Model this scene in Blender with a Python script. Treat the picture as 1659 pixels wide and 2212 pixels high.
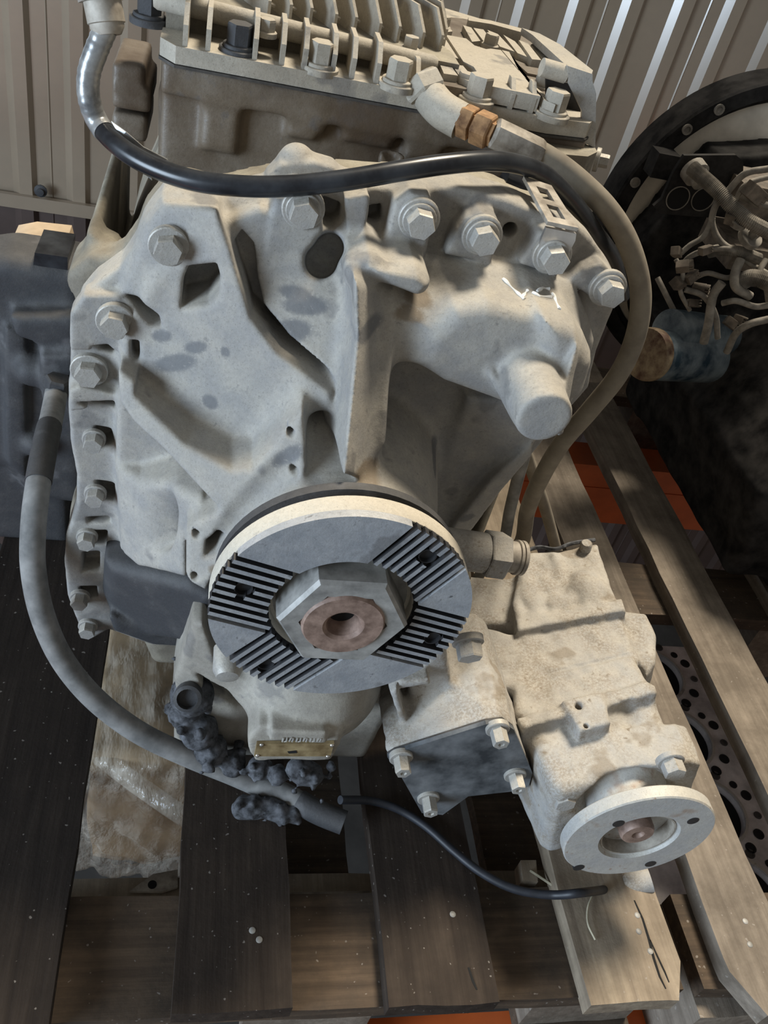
import bpy, bmesh, math, random
import numpy as np
from mathutils import Vector, Matrix, Euler
from mathutils.bvhtree import BVHTree

for _o in list(bpy.data.objects): bpy.data.objects.remove(_o)
scene = bpy.context.scene
COL = scene.collection
random.seed(7)
rng = np.random.default_rng(11)

# ------------------------------------------------------------------ camera
IMW, IMH, FPX = 1659.0, 2212.0, 1880.0
_down = np.array([-607.0, 2157.0, FPX]); _down /= np.linalg.norm(_down)
_away = np.array([-300.0, -1721.0, FPX]); _away -= _down * (_away @ _down); _away /= np.linalg.norm(_away)
_right = np.cross(_down, _away)
if _right[0] < 0: _right = -_right
R3 = np.array([_right, _away, -_down])          # world = R3 @ (right, image-down, forward)
CAM = np.array([-0.110, -0.397, 0.793])
cam_data = bpy.data.cameras.new('camera')
cam_data.sensor_fit = 'VERTICAL'; cam_data.sensor_height = 24.0
cam_data.lens = FPX / IMH * 24.0
cam_data.clip_start = 0.01; cam_data.clip_end = 50
camera = bpy.data.objects.new('camera', cam_data); COL.objects.link(camera)
_m = np.eye(4); _m[:3, 0] = R3[:, 0]; _m[:3, 1] = -R3[:, 1]; _m[:3, 2] = -R3[:, 2]; _m[:3, 3] = CAM
camera.matrix_world = Matrix(_m.tolist())
scene.camera = camera

# ------------------------------------------------------------------ light
scene.view_settings.view_transform = 'Standard'
scene.view_settings.look = 'None'
scene.view_settings.gamma = 1.0
scene.view_settings.use_curve_mapping = False
scene.view_settings.exposure = 0.46
world = bpy.data.worlds.new('world'); scene.world = world; world.use_nodes = True
_bg = world.node_tree.nodes['Background']
_bg.inputs['Color'].default_value = (1.0, 0.965, 0.90, 1); _bg.inputs['Strength'].default_value = 0.18

def lamp(name, kind, loc, target, energy, color, size=None, size_y=None, angle=None):
    l = bpy.data.lights.new(name, kind); l.energy = energy; l.color = color
    if kind == 'AREA':
        l.shape = 'RECTANGLE'; l.size = size; l.size_y = size_y
    if kind == 'SUN': l.angle = math.radians(angle)
    o = bpy.data.objects.new(name, l); COL.objects.link(o)
    o.location = loc
    o.rotation_euler = (Vector(target) - Vector(loc)).to_track_quat('-Z', 'Y').to_euler()
    return o
# warm sunlight falling in through the roof lights, cool daylight from the open gate on the left
lamp('sun', 'SUN', (0.80, 1.15, 2.85), (0, 0, 0), 3.7, (1.0, 0.89, 0.72), angle=14.0)
lamp('gate_daylight', 'AREA', (-2.7, -1.25, 0.70), (0.0, 0.1, 0.35), 98, (0.68, 0.83, 1.0), 1.4, 1.5)

# ------------------------------------------------------------------ pixel helpers (a picture point met with a plane of the place)
def ray(px, py):
    return R3 @ np.array([px - IMW / 2, py - IMH / 2, FPX])
def U(px, py, y):
    r = ray(px, py); return CAM + r * ((y - CAM[1]) / r[1])
def Uz(px, py, z):
    r = ray(px, py); return CAM + r * ((z - CAM[2]) / r[2])
def Ux(px, py, x):
    r = ray(px, py); return CAM + r * ((x - CAM[0]) / r[0])
def Upl(px, py, n, p0):
    r = ray(px, py); n = np.array(n); return CAM + r * ((np.array(p0) - CAM) @ n / (r @ n))
def plane3(a, b, c):
    A, B, Cc = U(*a), U(*b), U(*c)
    n = np.cross(B - A, Cc - A); n = n / np.linalg.norm(n)
    if n[1] > 0: n = -n
    return n, A

# ------------------------------------------------------------------ object helpers
def link(name, mesh, mat=None, parent=None, smooth=False):
    o = bpy.data.objects.new(name, mesh); COL.objects.link(o)
    if mat is not None and not mesh.materials: mesh.materials.append(mat)
    if smooth:
        mesh.polygons.foreach_set('use_smooth', [True] * len(mesh.polygons))
    if parent is not None: attach(o, parent)
    return o
def attach(o, parent):
    o.parent = parent
    o.matrix_parent_inverse = WM(parent).inverted()
def WM(o):
    m = o.matrix_basis.copy() if o.parent is None else WM(o.parent) @ o.matrix_parent_inverse @ o.matrix_basis
    return m
def tag(o, label=None, cat=None, group=None, kind=None):
    if label: o['label'] = label
    if cat: o['category'] = cat
    if group: o['group'] = group
    if kind: o['kind'] = kind
    return o
def empty(name, loc, label, cat, group=None):
    o = bpy.data.objects.new(name, None); COL.objects.link(o); o.location = loc
    o.empty_display_size = 0.05
    return tag(o, label, cat, group)

class MB:
    """collects simple solids into one mesh"""
    def __init__(s): s.bm = bmesh.new()
    def box(s, lo, hi, M=None):
        x0, y0, z0 = lo; x1, y1, z1 = hi
        v = [s.bm.verts.new(p) for p in ((x0,y0,z0),(x1,y0,z0),(x1,y1,z0),(x0,y1,z0),(x0,y0,z1),(x1,y0,z1),(x1,y1,z1),(x0,y1,z1))]
        for f in ((3,2,1,0),(4,5,6,7),(0,1,5,4),(1,2,6,5),(2,3,7,6),(3,0,4,7)): s.bm.faces.new([v[i] for i in f])
        if M is not None: bmesh.ops.transform(s.bm, matrix=M, verts=v)
        return s
    def prism(s, pts, d):
        """closed polygon of 3-D points swept by vector d"""
        a = [s.bm.verts.new(p) for p in pts]; b = [s.bm.verts.new(np.array(p) + np.array(d)) for p in pts]
        n = len(a)
        s.bm.faces.new(a); s.bm.faces.new(b[::-1])
        for i in range(n): s.bm.faces.new([a[i], b[i], b[(i+1) % n], a[(i+1) % n]])
        return s
    def lathe(s, prof, c=(0,0,0), axis=(0,-1,0), n=48, closed=False, flat=False):
        """profile of (radius, height along axis)"""
        q = Vector((0,0,1)).rotation_difference(Vector(axis)).to_matrix()
        rings = []
        for r, h in prof:
            if r < 1e-6: rings.append([s.bm.verts.new(q @ Vector((0,0,h)) + Vector(c))])
            else: rings.append([s.bm.verts.new(q @ Vector((r*math.cos(t), r*math.sin(t), h)) + Vector(c)) for t in (2*math.pi*i/n for i in range(n))])
        pr = list(zip(rings[:-1], rings[1:]))
        if closed: pr.append((rings[-1], rings[0]))
        for a, b in pr:
            for i in range(n):
                j = (i+1) % n
                vs = ([a[0]] if len(a) == 1 else [a[i], a[j]]) + ([b[0]] if len(b) == 1 else [b[j], b[i]])
                if len(vs) > 2: s.bm.faces.new(vs)
        if not closed:
            for rg, rev in ((rings[0], True), (rings[-1], False)):
                if len(rg) > 1: s.bm.faces.new(rg[::-1] if rev else rg)
        return s
    def cyl(s, a, b, r, r2=None, n=24):
        a = Vector(a); b = Vector(b)
        return s.lathe([(r, 0), (r if r2 is None else r2, (b-a).length)], a, (b-a).normalized(), n)
    def tube(s, pts, r, n=12, rads=None, caps=True, ripple=None):
        P = [Vector(p) for p in pts]; prev = None; rings = []
        up = None
        for i, p in enumerate(P):
            t = (P[min(i+1, len(P)-1)] - P[max(i-1, 0)]).normalized()
            if up is None: up = t.orthogonal().normalized()
            else: up = (up - t * up.dot(t)).normalized()
            sd = t.cross(up); rr = r if rads is None else rads[i]
            rings.append([s.bm.verts.new(p + rr * (math.cos(a) * up + math.sin(a) * sd)) for a in (2*math.pi*k/n for k in range(n))])
        for a, b in zip(rings[:-1], rings[1:]):
            for i in range(n): s.bm.faces.new([a[i], a[(i+1) % n], b[(i+1) % n], b[i]])
        if caps:
            s.bm.faces.new(rings[0][::-1]); s.bm.faces.new(rings[-1])
        return s
    def bevel(s, w=0.001, seg=2, ang=30):
        ed = [e for e in s.bm.edges if len(e.link_faces) == 2 and e.calc_face_angle(0) > math.radians(ang)]
        bmesh.ops.bevel(s.bm, geom=ed, offset=w, segments=seg, profile=0.6, affect='EDGES', clamp_overlap=True)
        return s
    def mesh(s, name):
        bmesh.ops.recalc_face_normals(s.bm, faces=s.bm.faces)
        me = bpy.data.meshes.new(name); s.bm.to_mesh(me); s.bm.free(); return me
    def build(s, name, mat, parent=None, smooth=None):
        me = s.mesh(name)
        o = link(name, me, mat, parent)
        if smooth is not None:
            me.polygons.foreach_set('use_smooth', [True] * len(me.polygons))
            me.set_sharp_from_angle(angle=math.radians(smooth))
        return o

def catmull(pts, n=10):
    P = [np.array(p, float) for p in pts]; P = [2*P[0]-P[1]] + P + [2*P[-1]-P[-2]]
    out = []
    for i in range(1, len(P)-2):
        for k in range(n):
            t = k / n
            out.append(0.5*((2*P[i]) + (-P[i-1]+P[i+1])*t + (2*P[i-1]-5*P[i]+4*P[i+1]-P[i+2])*t*t + (-P[i-1]+3*P[i]-3*P[i+1]+P[i+2])*t**3))
    out.append(P[-2]); return out

# ------------------------------------------------------------------ solid field modelling for castings
class Field:
    def __init__(s, lo, hi, h, frame=None):
        s.lo = np.array(lo, float); s.h = h
        s.ax = [np.arange(lo[i], hi[i] + h, h).astype(np.float32) for i in range(3)]
        s.d = np.full([len(a) for a in s.ax], 1e3, np.float32)
        s.frame = frame
    def _sl(s, lo, hi, m):
        out = []
        for i in range(3):
            a = s.ax[i]
            i0 = max(0, int(np.searchsorted(a, lo[i] - m))); i1 = min(len(a), int(np.searchsorted(a, hi[i] + m)) + 1)
            out.append(slice(i0, i1))
        return tuple(out)
    def _xyz(s, sl):
        return s.ax[0][sl[0]][:, None, None], s.ax[1][sl[1]][None, :, None], s.ax[2][sl[2]][None, None, :]
    def _put(s, sl, b, k, op):
        a = s.d[sl]
        if a.size == 0: return
        if op == 'add':
            if k <= 0: s.d[sl] = np.minimum(a, b)
            else:
                t = np.clip(0.5 + 0.5 * (a - b) / k, 0, 1); s.d[sl] = a * (1 - t) + b * t - k * t * (1 - t)
        else:
            b = -b
            if k <= 0: s.d[sl] = np.maximum(a, b)
            else:
                t = np.clip(0.5 - 0.5 * (a - b) / k, 0, 1); s.d[sl] = a * (1 - t) + b * t + k * t * (1 - t)
    @staticmethod
    def _poly(px, py, pts):
        d = np.full(np.broadcast(px, py).shape, 1e9, np.float32); ins = np.zeros(d.shape, bool)
        n = len(pts)
        for i in range(n):
            ax_, ay = pts[i]; bx, by = pts[(i+1) % n]
            ex, ey = bx - ax_, by - ay
            wx, wy = px - ax_, py - ay
            t = np.clip((wx*ex + wy*ey) / (ex*ex + ey*ey + 1e-12), 0, 1)
            d = np.minimum(d, (wx - ex*t)**2 + (wy - ey*t)**2)
            if abs(ey) > 1e-12:
                c = ((ay > py) != (by > py)) & (px < ex * (py - ay) / ey + ax_)
                ins ^= c
        d = np.sqrt(d); return np.where(ins, -d, d).astype(np.float32)
    def slab(s, pts, plane, back, k=0.006, r=0.003, op='add', draft=0.0):
        """XZ outline, front surface a plane (n, p0) or y value, back at y=back"""
        pts = [(p[0], p[-1]) for p in pts]
        P = np.array(pts)
        if not isinstance(plane, tuple): plane = (np.array([0, -1.0, 0]), np.array([0, plane, 0]))
        n, p0 = plane
        fy = [p0[1] - (n[0]*(x - p0[0]) + n[2]*(z - p0[2])) / n[1] for x, z in pts]
        dm = draft * max(0, back - min(fy))
        lo = (P[:,0].min() - dm, min(fy), P[:,1].min() - dm); hi = (P[:,0].max() + dm, back, P[:,1].max() + dm)
        sl = s._sl(lo, hi, k + r + 4*s.h); x, y, z = s._xyz(sl)
        if 0 in np.broadcast(x, y, z).shape: return s
        d2 = s._poly(x, z, pts)
        df = (x - p0[0]) * n[0] + (y - p0[1]) * n[1] + (z - p0[2]) * n[2]
        if draft: d2 = (d2 - draft * np.maximum(0, -df)) / math.sqrt(1 + draft*draft)
        db = y - back
        a, b = d2 + r, np.maximum(df, db) + r
        d = np.minimum(np.maximum(a, b), 0) + np.sqrt(np.maximum(a, 0)**2 + np.maximum(b, 0)**2) - r
        s._put(sl, d.astype(np.float32), k, op); return s
    def zslab(s, pts, z0, z1, k=0.006, r=0.003, op='add'):
        pts = [(p[0], p[1]) for p in pts]; P = np.array(pts)
        sl = s._sl((P[:,0].min(), P[:,1].min(), z0), (P[:,0].max(), P[:,1].max(), z1), k + r + 4*s.h); x, y, z = s._xyz(sl)
        if 0 in np.broadcast(x, y, z).shape: return s
        a = s._poly(x, y, pts) + r; b = np.abs(z - (z0+z1)/2) - (z1-z0)/2 + r
        d = np.minimum(np.maximum(a, b), 0) + np.sqrt(np.maximum(a, 0)**2 + np.maximum(b, 0)**2) - r
        s._put(sl, d.astype(np.float32), k, op); return s
    def cone(s, a, b, ra, rb=None, k=0.006, op='add', flat=True, r=0.002):
        """cylinder / cone frustum between two points, or a capsule"""
        a = np.array(a, float); b = np.array(b, float); rb = ra if rb is None else rb
        R_ = max(ra, rb); lo = np.minimum(a, b) - R_; hi = np.maximum(a, b) + R_
        sl = s._sl(lo, hi, k + 4*s.h); x, y, z = s._xyz(sl)
        if 0 in np.broadcast(x, y, z).shape: return s
        L = np.linalg.norm(b - a); t = (b - a) / max(L, 1e-9)
        u = (x - a[0])*t[0] + (y - a[1])*t[1] + (z - a[2])*t[2]
        q = (x - a[0])**2 + (y - a[1])**2 + (z - a[2])**2
        if flat:
            rad = np.sqrt(np.maximum(q - u*u, 0)); rr = ra + (rb - ra) * np.clip(u / L, 0, 1)
            A = rad - rr + r; B = np.abs(u - L/2) - L/2 + r
            d = np.minimum(np.maximum(A, B), 0) + np.sqrt(np.maximum(A, 0)**2 + np.maximum(B, 0)**2) - r
        else:
            tt = np.clip(u / max(L, 1e-9), 0, 1)
            d = np.sqrt(np.maximum(q - 2*tt*L*u + tt*tt*L*L, 0)) - (ra + (rb - ra) * tt)
        s._put(sl, d.astype(np.float32), k, op); return s
    def ball(s, c, r3, k=0.006, op='add'):
        c = np.array(c); r3 = np.array(r3 if np.ndim(r3) else (r3,)*3, float)
        sl = s._sl(c - r3, c + r3, k + 4*s.h); x, y, z = s._xyz(sl)
        if 0 in np.broadcast(x, y, z).shape: return s
        q = np.sqrt(((x-c[0])/r3[0])**2 + ((y-c[1])/r3[1])**2 + ((z-c[2])/r3[2])**2)
        g = np.sqrt(((x-c[0])/r3[0]**2)**2 + ((y-c[1])/r3[1]**2)**2 + ((z-c[2])/r3[2]**2)**2) + 1e-6
        d = q * (q - 1) / g
        s._put(sl, d.astype(np.float32), k, op); return s
    def rough(s, amp, freq):
        """cast-skin unevenness"""
        x, y, z = s.ax[0][:, None, None], s.ax[1][None, :, None], s.ax[2][None, None, :]
        n = 0
        for i in range(4):
            a, b, c = rng.normal(size=3) * freq; ph = rng.random(3) * 6
            n = n + np.sin(a*x + ph[0]) * np.sin(b*y + ph[1] + 1.3*np.sin(c*z)) * np.sin(c*z + ph[2])
        s.d += (amp * n).astype(np.float32)
    def mesh(s, name, smooth=1):
        d = s.d; d[0], d[-1] = np.maximum(d[0], s.h), np.maximum(d[-1], s.h)
        d[:, 0], d[:, -1] = np.maximum(d[:, 0], s.h), np.maximum(d[:, -1], s.h)
        d[:, :, 0], d[:, :, -1] = np.maximum(d[:, :, 0], s.h), np.maximum(d[:, :, -1], s.h)
        ins = d < 0
        c = np.zeros([n - 1 for n in d.shape], np.uint8)
        for i in (0, 1):
            for j in (0, 1):
                for k in (0, 1):
                    c += ins[i:d.shape[0]-1+i, j:d.shape[1]-1+j, k:d.shape[2]-1+k]
        m = (c > 0) & (c < 8)
        I = np.argwhere(m); idx = np.full(m.shape, -1, np.int32); idx[m] = np.arange(len(I))
        pos = np.zeros((len(I), 3), np.float32); cnt = np.zeros(len(I), np.float32)
        for ax in range(3):
            o1, o2 = [q for q in range(3) if q != ax]
            for u in (0, 1):
                for v in (0, 1):
                    c0 = np.zeros(3, int); c0[o1] = u; c0[o2] = v; c1 = c0.copy(); c1[ax] = 1
                    A = I + c0; B = I + c1
                    da = d[A[:,0], A[:,1], A[:,2]]; db = d[B[:,0], B[:,1], B[:,2]]
                    x = (da < 0) != (db < 0); t = np.where(x, da / np.where(x, da - db, 1), 0)
                    for q in range(3): pos[:, q] += np.where(x, c0[q] + (t if q == ax else 0), 0)
                    cnt += x
        V = (I + pos / cnt[:, None]) * s.h + np.array([a[0] for a in s.ax])
        F = []
        for ax in range(3):
            o1, o2 = [(1, 2), (2, 0), (0, 1)][ax]
            sl0 = [slice(None)]*3; sl1 = [slice(None)]*3
            sl0[ax] = slice(0, -1); sl1[ax] = slice(1, None)
            a, b = ins[tuple(sl0)], ins[tuple(sl1)]
            E = np.argwhere(a != b)
            E = E[(E[:, o1] > 0) & (E[:, o2] > 0) & (E[:, o1] < d.shape[o1]-1) & (E[:, o2] < d.shape[o2]-1)]
            fl = a[E[:,0], E[:,1], E[:,2]]
            def g(du, dv):
                Q = E.copy(); Q[:, o1] -= du; Q[:, o2] -= dv; return idx[Q[:,0], Q[:,1], Q[:,2]]
            q = np.stack([g(1,1), g(0,1), g(0,0), g(1,0)], 1)
            q[~fl] = q[~fl][:, ::-1]; F.append(q)
        F = np.concatenate(F); F = F[(F >= 0).all(1)]
        for _ in range(smooth):
            acc = np.zeros_like(V); n_ = np.zeros(len(V))
            for k in range(4):
                np.add.at(acc, F[:, k], V[F[:, (k+1) % 4]]); np.add.at(n_, F[:, k], 1)
                np.add.at(acc, F[:, k], V[F[:, (k+3) % 4]]); np.add.at(n_, F[:, k], 1)
            V = V * 0.5 + 0.5 * acc / np.maximum(n_, 1)[:, None]
        if s.frame is not None: V = V @ np.array(s.frame[0]) + np.array(s.frame[1])
        me = bpy.data.meshes.new(name)
        me.vertices.add(len(V)); me.vertices.foreach_set('co', V.astype(np.float32).ravel())
        me.loops.add(F.size); me.loops.foreach_set('vertex_index', F.astype(np.int32).ravel())
        me.polygons.add(len(F)); me.polygons.foreach_set('loop_start', np.arange(0, F.size, 4, dtype=np.int32))
        me.polygons.foreach_set('loop_total', np.full(len(F), 4, np.int32))
        me.polygons.foreach_set('use_smooth', np.ones(len(F), bool))
        me.update(calc_edges=True); me.validate(); return me

# ------------------------------------------------------------------ materials
MAT = {}
def nodes(name):
    m = bpy.data.materials.new(name); m.use_nodes = True
    nt = m.node_tree; b = nt.nodes['Principled BSDF']; MAT[name] = m
    tc = nt.nodes.new('ShaderNodeTexCoord')
    return m, nt, b, tc
def noise(nt, vec, scale, detail=5, rough=0.6):
    n = nt.nodes.new('ShaderNodeTexNoise'); n.inputs['Scale'].default_value = scale
    n.inputs['Detail'].default_value = detail; n.inputs['Roughness'].default_value = rough
    nt.links.new(vec, n.inputs['Vector']); return n.outputs['Fac']
def ramp(nt, fac, stops):
    r = nt.nodes.new('ShaderNodeValToRGB'); e = r.color_ramp.elements
    while len(e) > 1: e.remove(e[-1])
    e[0].position = stops[0][0]; e[0].color = (*stops[0][1], 1) if len(stops[0][1]) == 3 else stops[0][1]
    for p, c in stops[1:]:
        q = e.new(p); q.color = (*c, 1)
    nt.links.new(fac, r.inputs['Fac']); return r.outputs['Color']
def mixc(nt, fac, a, b, mode='MIX'):
    m = nt.nodes.new('ShaderNodeMix'); m.data_type = 'RGBA'; m.blend_type = mode
    if hasattr(fac, 'links'): nt.links.new(fac, m.inputs['Factor'])
    else: m.inputs['Factor'].default_value = fac
    for v, i in ((a, 'A'), (b, 'B')):
        s_ = [q for q in m.inputs if q.name == i and q.type == 'RGBA'][0]
        if hasattr(v, 'links'): nt.links.new(v, s_)
        else: s_.default_value = (*v, 1)
    return [q for q in m.outputs if q.type == 'RGBA'][0]
def maprange(nt, v, a, b, c=0.0, d=1.0):
    m = nt.nodes.new('ShaderNodeMapRange'); nt.links.new(v, m.inputs['Value'])
    for i, q in zip(('From Min', 'From Max', 'To Min', 'To Max'), (a, b, c, d)): m.inputs[i].default_value = q
    return m.outputs['Result']
def bump(nt, bsdf, h, strength, dist):
    b = nt.nodes.new('ShaderNodeBump'); b.inputs['Strength'].default_value = strength; b.inputs['Distance'].default_value = dist
    nt.links.new(h, b.inputs['Height']); nt.links.new(b.outputs['Normal'], bsdf.inputs['Normal'])
def math_(nt, op, a, b):
    m = nt.nodes.new('ShaderNodeMath'); m.operation = op
    for i, v in enumerate((a, b)):
        if hasattr(v, 'links'): nt.links.new(v, m.inputs[i])
        else: m.inputs[i].default_value = v
    return m.outputs[0]
def cast(name, metal, dust, spot=(0.10, 0.10, 0.105), dusty=0.75, spots=0.35, grime=0.0, grimec=(0.05, 0.04, 0.03), rough=0.72, metallic=0.0, bmp=0.35):
    """dusty casting: metal below, dust film thicker on what faces up, scuffs, oily grime patches"""
    m, nt, b, tc = nodes(name); v = tc.outputs['Object']
    big = noise(nt, v, 9, 4); mid = noise(nt, v, 42, 5); fine = noise(nt, v, 330, 3, 0.7); sp = noise(nt, v, 150, 2)
    geo = nt.nodes.new('ShaderNodeNewGeometry'); sx = nt.nodes.new('ShaderNodeSeparateXYZ'); nt.links.new(geo.outputs['Normal'], sx.inputs[0])
    up = maprange(nt, sx.outputs['Z'], -0.1, 0.75, 0.0, 0.45)
    f = math_(nt, 'ADD', up, maprange(nt, mid, 0.38, 0.62, dusty - 0.45, dusty - 0.05))
    col = mixc(nt, f, metal, dust)
    col = mixc(nt, maprange(nt, fine, 0.30, 0.70, 0, 1), col, mixc(nt, 0.5, col, (0.55, 0.55, 0.54), 'MULTIPLY'), 'MIX') if False else col
    col = mixc(nt, maprange(nt, fine, 0.35, 0.7, 0.0, 0.35), col, mixc(nt, 1.0, col, (0.62, 0.61, 0.58), 'MULTIPLY'))
    s1 = math_(nt, 'MULTIPLY', maprange(nt, sp, 0.62, 0.72), maprange(nt, mid, 0.45, 0.6, 0, spots))
    col = mixc(nt, s1, col, spot)
    s2 = math_(nt, 'MULTIPLY', maprange(nt, noise(nt, v, 21, 3), 0.60, 0.66), 0.55 * (spots > 0))
    col = mixc(nt, s2, col, spot)
    gr = noise(nt, v, 900, 2, 0.6)
    col = mixc(nt, maprange(nt, gr, 0.58, 0.72, 0, 0.45), col, mixc(nt, 1.0, col, (0.42, 0.40, 0.37), 'MULTIPLY'))
    gm = maprange(nt, big, 0.42, 0.58) if name != 'dirty_pto' else math_(nt, 'MULTIPLY', maprange(nt, noise(nt, v, 24, 4), 0.42, 0.60), maprange(nt, noise(nt, v, 420, 3, 0.7), 0.40, 0.58))
    if grime: col = mixc(nt, math_(nt, 'MULTIPLY', gm, grime), col, grimec)
    if name == 'dusty_aluminium':
        for an, cc, am in (('stain', (0.115, 0.118, 0.125), 0.8), ('soil', (0.17, 0.125, 0.075), 0.75)):
            at_ = nt.nodes.new('ShaderNodeAttribute'); at_.attribute_name = an
            col = mixc(nt, math_(nt, 'MULTIPLY', at_.outputs['Fac'], maprange(nt, math_(nt, 'ADD', math_(nt, 'MULTIPLY', at_.outputs['Fac'], 0.25), fine), 0.42, 0.62, 0, am)), col, cc)
    nt.links.new(col, b.inputs['Base Color'])
    b.inputs['Roughness'].default_value = rough; b.inputs['Metallic'].default_value = metallic
    bump(nt, b, math_(nt, 'ADD', math_(nt, 'MULTIPLY', fine, 0.6), mid), bmp, 0.0012)
    return m
def plain(name, c, rough=0.6, metallic=0.0, var=0.25, scale=60, bmp=0.1, c2=None, coat=0.0):
    m, nt, b, tc = nodes(name); v = tc.outputs['Object']
    n = noise(nt, v, scale, 5)
    lo = tuple(q * (1 - var) for q in c); hi = c2 or tuple(min(1, q * (1 + var)) for q in c)
    nt.links.new(ramp(nt, n, [(0.35, lo), (0.68, hi)]), b.inputs['Base Color'])
    b.inputs['Roughness'].default_value = rough; b.inputs['Metallic'].default_value = metallic
    if name == 'black_paint': b.inputs['Specular IOR Level'].default_value = 0.15; b.inputs['Roughness'].default_value = 0.7
    if coat: b.inputs['Coat Weight'].default_value = coat; b.inputs['Coat Roughness'].default_value = 0.15
    if bmp: bump(nt, b, n, bmp, 0.001)
    return m
def wood(name, dark, light, dirt=(0.03, 0.026, 0.022), dirtamt=0.5, axis=1, rough=0.8):
    m, nt, b, tc = nodes(name)
    mp = nt.nodes.new('ShaderNodeMapping'); sc = [34, 34, 34]; sc[axis] = 1.6
    mp.inputs['Scale'].default_value = sc; nt.links.new(tc.outputs['Object'], mp.inputs['Vector'])
    g = noise(nt, mp.outputs['Vector'], 3.0, 6, 0.65)
    col = ramp(nt, g, [(0.3, dark), (0.55, tuple((a+b_)/2 for a, b_ in zip(dark, light))), (0.75, light)])
    v = tc.outputs['Object']
    d = maprange(nt, noise(nt, v, 14, 6, 0.7), 0.40, 0.62, 0, dirtamt)
    col = mixc(nt, d, col, dirt)
    speck = maprange(nt, noise(nt, v, 190, 1), 0.72, 0.76, 0, 0.45)
    col = mixc(nt, speck, col, (0.35, 0.32, 0.29))
    nt.links.new(col, b.inputs['Base Color']); b.inputs['Roughness'].default_value = rough
    bump(nt, b, math_(nt, 'ADD', g, math_(nt, 'MULTIPLY', noise(nt, v, 260, 2), 0.4)), 0.45, 0.0012); b.inputs['Specular IOR Level'].default_value = 0.2
    return m

cast('dusty_aluminium', (0.225, 0.225, 0.228), (0.42, 0.39, 0.335), dusty=0.60, spots=0.45)
cast('dusty_case', (0.20, 0.18, 0.145), (0.44, 0.40, 0.31), dusty=0.45, grime=0.45, grimec=(0.06, 0.045, 0.03))
cast('oily_case', (0.13, 0.10, 0.07), (0.22, 0.19, 0.155), dusty=0.45, grime=0.75, grimec=(0.06, 0.038, 0.022), rough=0.5)
cast('dusty_module', (0.28, 0.26, 0.22), (0.45, 0.41, 0.34), dusty=0.8, spots=0.3)
cast('dirty_pto', (0.31, 0.31, 0.31), (0.44, 0.41, 0.36), dusty=0.60, spots=0.8, spot=(0.17, 0.13, 0.085), grime=0.55, grimec=(0.19, 0.145, 0.095), bmp=0.6)
cast('bolt_steel', (0.29, 0.29, 0.29), (0.47, 0.44, 0.38), dusty=0.66, spots=0.5, rough=0.5, metallic=0.15)
cast('steel_flange', (0.22, 0.235, 0.26), (0.44, 0.445, 0.45), dusty=0.55, spots=0.9, spot=(0.08, 0.08, 0.085), rough=0.5, metallic=0.1)
cast('flange_rim', (0.42, 0.40, 0.35), (0.56, 0.51, 0.42), dusty=0.8, spots=0.3)
cast('pto_flange_steel', (0.40, 0.40, 0.40), (0.56, 0.54, 0.48), dusty=0.5, spots=0.7, spot=(0.26, 0.15, 0.09), rough=0.6, metallic=0.1)
cast('dark_oily_metal', (0.035, 0.036, 0.04), (0.085, 0.082, 0.08), dusty=0.3, spots=0.3, rough=0.7)
cast('lower_housing_metal', (0.24, 0.225, 0.20), (0.44, 0.41, 0.35), dusty=0.55, grime=0.4, grimec=(0.10, 0.085, 0.065))
plain('tooth_steel', (0.10, 0.11, 0.13), 0.42, 0.35, 0.7, 160, 0.2, c2=(0.34, 0.36, 0.38))
plain('groove_black', (0.02, 0.02, 0.022), 0.6, 0, 0.3)
plain('shaft_rust', (0.24, 0.155, 0.12), 0.55, 0.1, 0.35, 90, 0.2, c2=(0.36, 0.25, 0.20))
plain('nut_steel', (0.28, 0.275, 0.26), 0.55, 0.2, 0.4, 50, 0.2)
plain('rust', (0.26, 0.12, 0.045), 0.8, 0, 0.6, 70, 0.4, c2=(0.42, 0.24, 0.11))
plain('ferrule_steel', (0.34, 0.29, 0.23), 0.6, 0.2, 0.5, 60, 0.2, c2=(0.46, 0.42, 0.36))
plain('black_rubber', (0.012, 0.014, 0.019), 0.28, 0, 0.4, 40, 0.03, c2=(0.03, 0.034, 0.04))
plain('dusty_rubber', (0.21, 0.18, 0.14), 0.8, 0, 0.15, 50, 0.08, c2=(0.26, 0.23, 0.18))
plain('grey_hose_rubber', (0.17, 0.17, 0.165), 0.8, 0, 0.25, 45, 0.1, c2=(0.27, 0.265, 0.255))
plain('cable_black', (0.018, 0.020, 0.026), 0.5, 0, 0.3, 60, 0.05)
plain('bright_metal', (0.62, 0.60, 0.57), 0.25, 0.8, 0.2, 60, 0.05)
plain('foil_tape', (0.22, 0.23, 0.24), 0.3, 0.4, 0.4, 60, 0.3, c2=(0.42, 0.42, 0.41))
plain('cover_black', (0.055, 0.065, 0.075), 0.55, 0, 0.5, 30, 0.1, c2=(0.17, 0.18, 0.19))
plain('tag_brass', (0.30, 0.21, 0.10), 0.45, 0.3, 0.4, 60, 0.1, c2=(0.46, 0.36, 0.20))
plain('orange_paint', (0.62, 0.13, 0.03), 0.45, 0, 0.12, 20, 0.02)
plain('black_paint', (0.007, 0.007, 0.008), 0.5, 0, 0.4, 30, 0.15, c2=(0.040, 0.038, 0.037))
plain('flywheel_steel', (0.72, 0.66, 0.56), 0.55, 0.1, 0.2, 15, 0.1)
plain('grey_sheath', (0.24, 0.22, 0.19), 0.7, 0, 0.4, 60, 0.1)
plain('connector_tan', (0.14, 0.115, 0.09), 0.7, 0, 0.5, 60, 0.1)
plain('filter_blue', (0.05, 0.095, 0.14), 0.35, 0, 0.5, 26, 0.05, c2=(0.26, 0.31, 0.34))
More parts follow.
